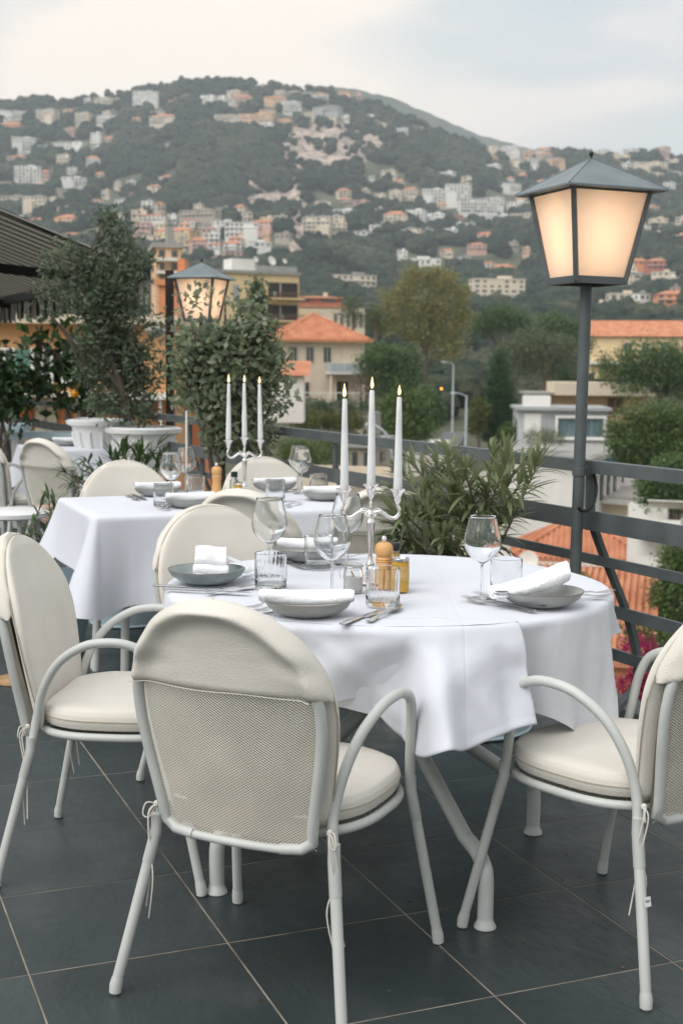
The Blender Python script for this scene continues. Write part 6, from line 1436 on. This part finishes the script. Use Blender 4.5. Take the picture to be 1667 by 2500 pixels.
for half, m, nm in ((0, M_strl, 'light_pleat'), (1, M_strd, 'dark_pleat')):
    mb = MB()
    for i in range(half, nv, 2):
        s0, s1 = i / nv * LEN, (i + 1.02) / nv * LEN; hgt = .235 + .02 * math.sin(i * 1.7)
        o1 = .012 * math.sin(i * 1.9); a_, b_ = railv * s0 + wallv * (-.05 + o1), railv * s1 + wallv * (-.05 - o1)
        zt_ = Vector((0, 0, -.06)); zb_ = Vector((0, 0, -.06 - hgt)); th = wallv * .004; sway = wallv * (.015 * math.sin(i * .8))
        mb.add([a_ + zt_, b_ + zt_, b_ + zb_ + sway, a_ + zb_ + sway, a_ + zt_ + th, b_ + zt_ + th, b_ + zb_ + th + sway, a_ + zb_ + th + sway], [(0, 1, 2, 3), (7, 6, 5, 4), (0, 4, 5, 1), (1, 5, 6, 2), (2, 6, 7, 3), (3, 7, 4, 0)])
    mb.build('valance', m, aw, kind='stuff')
# the wall that carries the awning
wb = thing('restaurant_wall', 'rendered wall of the restaurant that carries the awning', 'wall', down(0, RUN) + e1); 
w1 = MB(); ce = railv * 5; w1.box((ce.x + wallv.x * .2, ce.y + wallv.y * .2, -1.2), (11, .3, 5.6), math.atan2(railv.y, railv.x)); w1.build('wall', MW['cream'], wb)

# ------------------------------------------------------------------ potted trees and plants of the terrace
M_urn = MATS['white_paint']
def urn(label, p, s, R0=.21, H0=.42):
    t = thing('planter_urn', label, 'planter', p)
    MB().lathe([(.12 * s, 0), (.13 * s, .03 * s), (.10 * s, .06 * s), (.085 * s, .10 * s), (.13 * s, .16 * s), (.18 * s, .26 * s), (.195 * s, .34 * s), (.20 * s, .37 * s), (.235 * s, .385 * s), (.24 * s, .41 * s), (.20 * s, .42 * s), (.19 * s, .39 * s), (.02, .37 * s)], 28).build('urn_body', M_urn, t, True, angle=35)
    n = 14; mb = MB()
    for k_ in range(n):
        a = 2 * math.pi * k_ / n; mb.tube([(r * s * math.cos(a), r * s * math.sin(a), z * s) for r, z in ((.135, .165), (.183, .255), (.196, .335))], .013 * s, 6)
    mb.build('fluting', M_urn, t, True); MB().lathe([(.18 * s, .375 * s), (.02, .385 * s)], 20, cap0=False).build('soil', mat('soil', (.03, .022, .015, 1), (.05, .04, .03, 1), rough=1, scale=40, bump=.5), t)
    return t
def potted(name, label, y, stem_px, lst, m, leaf, n_cl, per, spread, zb, up=.2, aspect=.42, bark=M_bark, twigs=40, tr=.022, seed=0):
    base = P(stem_px[0], stem_px[1], y=y); base.z = zb
    L = [(a - base.x, b_ - base.y, c - base.z, d * .80, e * .85, f * .82) for a, b_, c, d, e, f in lobes_px(y, lst)]
    t = thing(name, label, 'potted tree' if 'tree' in name else 'shrub', base)
    rng = np.random.default_rng(seed + 5); tips = crown_points(L, n_cl, .45, rng)
    pts_ = np.repeat(tips, per, 0) + rng.normal(size=(n_cl * per, 3)) * spread
    o = link_mesh('foliage', leaf_mesh('foliage', pts_, rng.uniform(.65, 1.3, len(pts_)) * leaf, m, aspect=aspect, up=up, rng=rng), t); o['kind'] = 'stuff'
    tr_m = MB(); zc = min(l[2] - l[5] for l in L); heads = []
    for q in range(4):
        a = random.uniform(0, 6.28); top = Vector(random.choice(L)[:3]); top = Vector((top.x, top.y, top.z))
        tr_m.tube(spline([(.02 * math.cos(a), .02 * math.sin(a), 0), (.04 * math.cos(a) + top.x * .25, .04 * math.sin(a) + top.y * .2, max(.1, top.z * .4)), (top.x * .7, top.y * .7, top.z * .75), tuple(top)], 4), [tr * (1 - .75 * i / 12) for i in range(13)], 7)
        heads.append(top)
    tr_m.build('trunk', bark, t, True)
    tw_ = MB()
    for i in range(0, n_cl, max(1, n_cl // twigs)):
        e = Vector(tips[i]); hh = min(heads, key=lambda q: (q - e).length); st = hh * .8 if hh.length else hh
        tw_.tube(spline([st, st.lerp(e, .55) + Vector((0, 0, .03)), e], 3), [.006, .005, .0045, .004, .003, .0025, .002], 4)
    tw_.build('twig', bark, t, True, kind='stuff'); return t
yT1 = 8.9
p = P(352, 1090, y=yT1); urn('big white fluted urn holding the tall olive tree', (p.x, yT1, .45), 1.08)
MB_ped = thing('pedestal', 'pale square pedestal under the big fluted urn', 'pedestal', (p.x, yT1, 0)); MB().box((0, 0, .225), (.5, .5, .45)).build('pedestal_body', MATS['white_paint'], MB_ped)
p = P(262, 1090, y=yT1 + .25); urn('smaller white urn left of the big fluted one', (p.x - .05, yT1 + .3, .52), 1.0)
mbp2 = thing('pedestal', 'pale square pedestal under the smaller urn', 'pedestal', (p.x - .05, yT1 + .3, 0)); MB().box((0, 0, .26), (.4, .4, .52)).build('pedestal_body', MATS['white_paint'], mbp2)
potted('olive_tree', 'tall olive tree with silvery leaves in the big white urn', yT1, (318, 1040), [(120, 640, 26, 20), (105, 710, 26, 22), (125, 770, 26, 20), (385, 800, 18, 34), (388, 890, 18, 30), (165, 610, 26, 20), (255, 545, 34, 32), (290, 600, 40, 50), (215, 650, 50, 50), (290, 680, 60, 60), (180, 720, 45, 45), (250, 740, 80, 60), (330, 760, 45, 60), (250, 820, 70, 50), (320, 850, 60, 60), (240, 900, 60, 50), (330, 930, 60, 50), (260, 980, 50, 35), (330, 1000, 60, 30), (290, 520, 26, 20), (150, 670, 30, 30), (350, 650, 24, 40)], L_olive, .050, 720, 11, .040, .95, aspect=.34, twigs=150, tr=.03, seed=1)
potted('citrus_tree', 'dark green citrus branches left behind the olive tree', 9.8, (210, 1040), [(120, 835, 44, 16), (175, 860, 36, 30), (80, 825, 20, 10), (200, 880, 40, 40), (110, 930, 40, 25), (150, 960, 30, 30), (210, 960, 36, 36)], L_dark, .085, 95, 7, .07, .5, aspect=.6, twigs=40, seed=2)
potted('citrus_tree', 'bright green leafy shrub cut by the left edge of the picture', 9.6, (10, 1030), [(-5, 885, 36, 26), (10, 930, 50, 40), (0, 970, 60, 40), (30, 1000, 40, 26)], L_dark, .07, 130, 8, .07, .4, aspect=.5, twigs=40, seed=3)
orange_f = MB().lathe([(.004, -.035), (.025, -.025), (.035, 0), (.025, .025), (.004, .035)], 14, P(184, 960, y=9.7)).build('orange_fruit', mat('orange_peel', (.8, .33, .02, 1), rough=.5), None, True); tag(orange_f, 'ripe orange fruit on the citrus tree', 'orange')
bl_ = MB().lathe([(.006, -.03), (.05, -.015), (.075, .02), (.05, .055), (.006, .06)], 10, P(380, 815, y=9.3)).build('white_blossom', MW['white'], None, False); tag(bl_, 'white blossom at the right side of the olive tree', 'flower')
yT2 = 7.0
potted('pittosporum', 'dense light green shrub with rounded leaves in front of the smaller lantern', yT2, (545, 1120), [(500, 830, 45, 50), (575, 820, 55, 50), (640, 830, 45, 50), (470, 880, 60, 60), (560, 890, 80, 80), (650, 910, 50, 70), (520, 970, 70, 70), (610, 990, 70, 70), (460, 960, 40, 50), (560, 1060, 70, 60), (630, 1060, 50, 50), (500, 735, 14, 46), (640, 750, 18, 56), (600, 745, 14, 40), (460, 760, 12, 40), (550, 740, 12, 30), (445, 820, 22, 30), (435, 890, 24, 24), (688, 985, 24, 30), (675, 880, 30, 40)], L_pit, .046, 560, 11, .030, .42, aspect=.55, twigs=220, tr=.018, seed=4)
for q, (px, py, h) in enumerate(((445, 715, .1), (490, 690, .1), (520, 680, .08), (645, 715, .12), (625, 740, .1), (575, 735, .1))):
    pass
def bucket(label, p, r0, r1, h, m=None):
    t = thing('bucket', label, 'bucket', p); MB().lathe([(r0 * .97, 0), (r0, .004), (r0 + (r1 - r0) * .92, h * .92), (r1 * .99, h * .94), (r1, h * .97), (r1 * 1.03, h), (r1 * .97, h), (r0 * .95, .02), (.01, .015)], 40).build('bucket_body', m or M_bucket, t, True, angle=40)
    MB().tube([((r1 * 1.03) * math.cos(a), (r1 * 1.03) * math.sin(a), h) for a in np.linspace(0, 2 * math.pi, 40, endpoint=False)], .006, 6, closed=True).build('rolled_rim', m or M_bucket, t, True)
    MB().lathe([(r1 * .95, h * .88), (.01, h * .9)], 24, cap0=False).build('soil', MATS['soil'], t); MB().tube([((r0 * 1.0 + .002) * math.cos(a), (r0 * 1.0 + .002) * math.sin(a), .012) for a in np.linspace(0, 2 * math.pi, 40, endpoint=False)], .006, 6, closed=True).build('foot_rim', m or M_bucket, t, True); return t
p = P(545, 1120, y=yT2); bucket('white tub that holds the rounded-leaf shrub', (p.x, yT2, 0), .19, .25, .42, MATS['white_paint'])
OL = P(1130, 1812, z=0)
bucket('pale blue metal tub behind the round table holding the big oleander', (OL.x + .03, OL.y + .22, 0), .235, .30, .46)
p = P(300, 1535, z=0); bucket('pale blue tub under the rectangular table', (p.x, p.y + .17, 0), .19, .24, .38)
p = P(190, 1490, z=0); pbx = thing('planter_box', 'pale planter box with a pinkish wooden top left of the rectangular table', 'planter', (p.x - .02, p.y + .25, 0), R(22))
MB().box((0, 0, .20), (.42, .36, .40)).build('box_body', M_bucket, pbx); MB().box((0, 0, .44), (.42, .36, .05)).build('dark_gap', M_black, pbx)
MB().box((0, 0, .50), (.46, .40, .06)).build('box_top', mat('pink_wood', (.50, .33, .26, 1), (.56, .39, .31, 1), rough=.6, scale=8, stretch=(1, 6, 1)), pbx)
# oleanders: long narrow leaves
L_ole = leafmat('oleander_leaf', (.11, .145, .065, 1), (.28, .32, .17, 1), .4, .42)
def ole_leaf(name, L, w, curve, seed):
    n = 6; vs = []; fs = []
    for i in range(n + 1):
        t_ = i / n; ww = w * math.sin(math.pi * min(1, t_ * .96 + .04)) ** .7 * (1 if i < n else .03); z = -curve * t_ * t_ * L; x = t_ * L * (1 - .15 * curve * t_)
        vs += [(x, -ww, z + ww * .35), (x, 0, z), (x, ww, z + ww * .35)]
    for i in range(n):
        for k_ in range(2): a = i * 3 + k_; fs.append((a, a + 3, a + 4, a + 1))
    return MB().add(vs, fs)
def oleander(label, y, base, stems, nleaf, leafL, as_objects, seed, m=L_ole, spread=.9):
    rng = random.Random(seed); t = thing('oleander', label, 'shrub', base)
    shapes = [ole_leaf('leaf', 1., .068, c, 0) for c in (.10, .3, .55)]; mes = [s.mesh('leaf', m, True) for s in shapes]
    st = MB(); rest_ = MB(); cnt_ = 0; total = []
    for (px, py, dy) in stems:
        tip = P(px, py, y=y + dy) - Vector(base); b0 = Vector((rng.uniform(-.08, .08), rng.uniform(-.08, .08), 0))
        mid = b0.lerp(tip, .5) + Vector((rng.uniform(-.05, .05), rng.uniform(-.05, .05), .07)); path = spline([b0, mid, tip], 8)
        st.tube(path, [.006 - .0035 * i / (len(path) - 1) for i in range(len(path))], 5)
        k0 = int(len(path) * .38)
        for i in range(nleaf):
            f_ = i / nleaf; q = k0 + (len(path) - 1 - k0) * f_ ** .6; a = path[int(q)].lerp(path[min(int(q) + 1, len(path) - 1)], q - int(q)); dr = (path[-1] - path[-3]).normalized()
            az = rng.uniform(0, 6.283); opn = (1.15 - .75 * f_) * rng.uniform(.7, 1.1) * spread; o1 = dr.orthogonal().normalized(); o2 = dr.cross(o1)
            d = (dr * math.cos(opn) + (o1 * math.cos(az) + o2 * math.sin(az)) * math.sin(opn)).normalized()
            up_ = Vector((0, 0, 1)); sd_ = up_.cross(d); sd_ = sd_.normalized() if sd_.length > .05 else Vector((1, 0, 0)); nn = d.cross(sd_)
            M_ = Matrix((d, sd_, nn)).transposed().to_4x4(); L = leafL * rng.uniform(.65, 1.2) * (1 - .25 * f_)
            total.append((L, Matrix.Translation(a) @ M_ @ Matrix.Scale(L, 4), rng.randrange(3)))
    total.sort(key=lambda q: (q[1].translation.y - .6 * q[0]))
    for i, (L, Mx, k_) in enumerate(total):
        if i < as_objects: o = bpy.data.objects.new('leaf', mes[k_]); COL.objects.link(o); o.parent = t; o.matrix_local = Mx
        else: rest_.add([Mx @ Vector(v) for v in shapes[k_].v], shapes[k_].f)
    st.build('stem', mat('green_stem', (.12, .13, .07, 1), (.18, .15, .10, 1), rough=.7), t, True)
    if len(total) > as_objects: rest_.build('leaf', m, t, True, kind='stuff')
    return t
ob_ = Vector((OL.x + .03, OL.y + .22, .44))
rng_ = random.Random(5); stems = []
for (px, py) in ((1095, 1095), (1060, 1130), (1010, 1125), (1130, 1140), (1200, 1110), (1240, 1120), (1290, 1105), (1320, 1120), (1270, 1180), (1180, 1190), (1100, 1190), (1030, 1200), (960, 1190), (945, 1240), (990, 1260), (1060, 1260), (1120, 1250), (1190, 1250), (1240, 1240), (1160, 1300), (1080, 1310), (1010, 1320), (950, 1310), (1130, 1160), (1230, 1170), (1250, 1260), (1100, 1140), (1210, 1150), (985, 1150), (1060, 1210), (1150, 1220), (1200, 1290), (960, 1270), (1090, 1350), (1160, 1340), (1030, 1350)):
    stems.append((px + rng_.uniform(-8, 8), py + rng_.uniform(-6, 10), rng_.uniform(-.30, .30)))
oleander('big oleander with long narrow grey-green leaves behind the round table', ob_.y, ob_, stems, 30, .135, 300, 3)
OL2 = P(300, 1230, y=6.75); ol2 = Vector((OL2.x, 6.9, .42)); bucket('pale tub that holds the oleander behind the rectangular table', (ol2.x, ol2.y, 0), .22, .28, .44)
L_ole2 = leafmat('dark_oleander_leaf', (.035, .075, .022, 1), (.09, .15, .045, 1), .25, .42)
stems = [(px + rng_.uniform(-6, 6), py + rng_.uniform(-6, 6), rng_.uniform(-.35, .2)) for px, py in ((215, 1115), (240, 1130), (265, 1105), (300, 1110), (320, 1090), (350, 1100), (385, 1080), (400, 1100), (370, 1120), (340, 1130), (280, 1140), (200, 1165), (175, 1180), (225, 1160), (250, 1160), (410, 1120), (300, 1085), (335, 1110), (160, 1150), (190, 1140))]
oleander('low dark oleander behind the cream chair of the rectangular table', 6.8, ol2, stems, 20, .12, 220, 9, L_ole2)
ol3 = P(125, 1330, y=6.0); stems = [(px, py, rng_.uniform(-.15, .15)) for px, py in ((120, 1215), (105, 1225), (135, 1225), (90, 1300), (110, 1310), (75, 1300), (125, 1290), (100, 1330))]
oleander('small oleander shoots left of the rectangular table', 5.95, Vector((ol3.x, 6.0, .2)), stems, 18, .10, 120, 12, L_ole2)
bucket('low pale tub with oleander shoots left of the rectangular table', (ol3.x, 6.0, 0), .14, .18, .22)
# white bench boards and ledges at the far left, plates of wood on the floor
wl = thing('white_shelf', 'pale grey bench top against the left railing', 'bench', P(95, 1062, y=9.9)); MB().box((0, 0, 0), (.62, .3, .05)).build('board', M_bucket, wl)
for s in (-.25, .25): MB().box((s, 0, -.4), (.04, .2, .76)).build('leg', M_metal, wl)
wl = thing('white_shelf', 'upper pale board cut by the left picture edge', 'bench', P(5, 1042, y=10.3)); MB().box((0, 0, 0), (.4, .3, .05)).build('board', M_bucket, wl); MB().box((0, 0, -.4), (.3, .2, .76)).build('leg', M_metal, wl)
st_ = thing('white_stool', 'round white stool seat at the left edge beside the hooded armchair', 'stool', (P(30, 1253, y=6.6).x, 6.6, 0)); sz = P(30, 1253, y=6.6).z
MB().lathe([(.17, sz - .02), (.19, sz - .012), (.19, sz + .008), (.17, sz + .016), (.01, sz + .016)], 28).build('seat', MATS['white_paint'], st_, True)
for a in range(4): MB().tube([(.13 * math.cos(a * 1.57 + .5), .13 * math.sin(a * 1.57 + .5), sz - .02), (.18 * math.cos(a * 1.57 + .5), .18 * math.sin(a * 1.57 + .5), 0)], .01, 8).build('leg', M_metal, st_, True)
p = P(38, 1670, z=0); wd = MB().lathe([(.085, 0), (.092, .004), (.090, .016), (.06, .022), (.01, .024)], 32).build('wooden_disc', mat('varnished_wood', (.36, .22, .10, 1), (.46, .30, .15, 1), rough=.35, scale=9, stretch=(1, 7, 1)), None, True); wd.location = (p.x, p.y + .04, 0); tag(wd, 'round varnished wooden foot on the tiles at the left edge', 'stand')
cf = MB()
# white striped pole by the leafy shrub, with finial
p = P(456, 1150, y=6.3); sp_ = thing('white_pole', 'slim white pole standing left of the leafy shrub', 'pole', (p.x, 6.3, 0)); hz_ = P(455, 1003, y=6.3).z
MB().tube([(0, 0, 0), (0, 0, hz_)], .0045, 10).build('pole', MATS['white_paint'], sp_, True)
# crumbs and small leaves on the tiles
def litter():
    n = 90; vs = []; fs = []
    for i in range(n):
        y = random.uniform(2.3, 5.2); x = random.uniform(-.27, .27) * y; s = random.choice((.002, .003, .004, .007)); a = random.uniform(0, 6.28); k_ = len(vs)
        for q in range(5): b_ = a + q * 1.256; vs.append((x + s * math.cos(b_) * random.uniform(.5, 1), y + s * math.sin(b_) * random.uniform(.5, 1), .0016 + .001 * (q % 2)))
        vs.append((x, y, .004)); fs += [(k_ + q, k_ + (q + 1) % 5, k_ + 5) for q in range(5)]
    o = MB().add(vs, fs).build('leaf_litter', mat('crumb', (.02, .015, .01, 1), (.16, .10, .06, 1), rough=.9, island=.9)); tag(o, kind='stuff')
litter()
# ------------------------------------------------------------------ haze
hzm = bpy.data.materials.new('haze'); hzm.use_nodes = True; t = hzm.node_tree; t.nodes.remove(t.nodes['Principled BSDF'])
pv = t.nodes.new('ShaderNodeVolumePrincipled'); pv.inputs['Color'].default_value = (.86, .94, 1, 1); pv.inputs['Density'].default_value = .00021; pv.inputs['Anisotropy'].default_value = .2
t.links.new(pv.outputs[0], t.nodes['Material Output'].inputs['Volume'])
hb_ = MB().box((0, 1400, 250), (9000, 8600, 540)).build('haze', hzm); tag(hb_, kind='stuff')
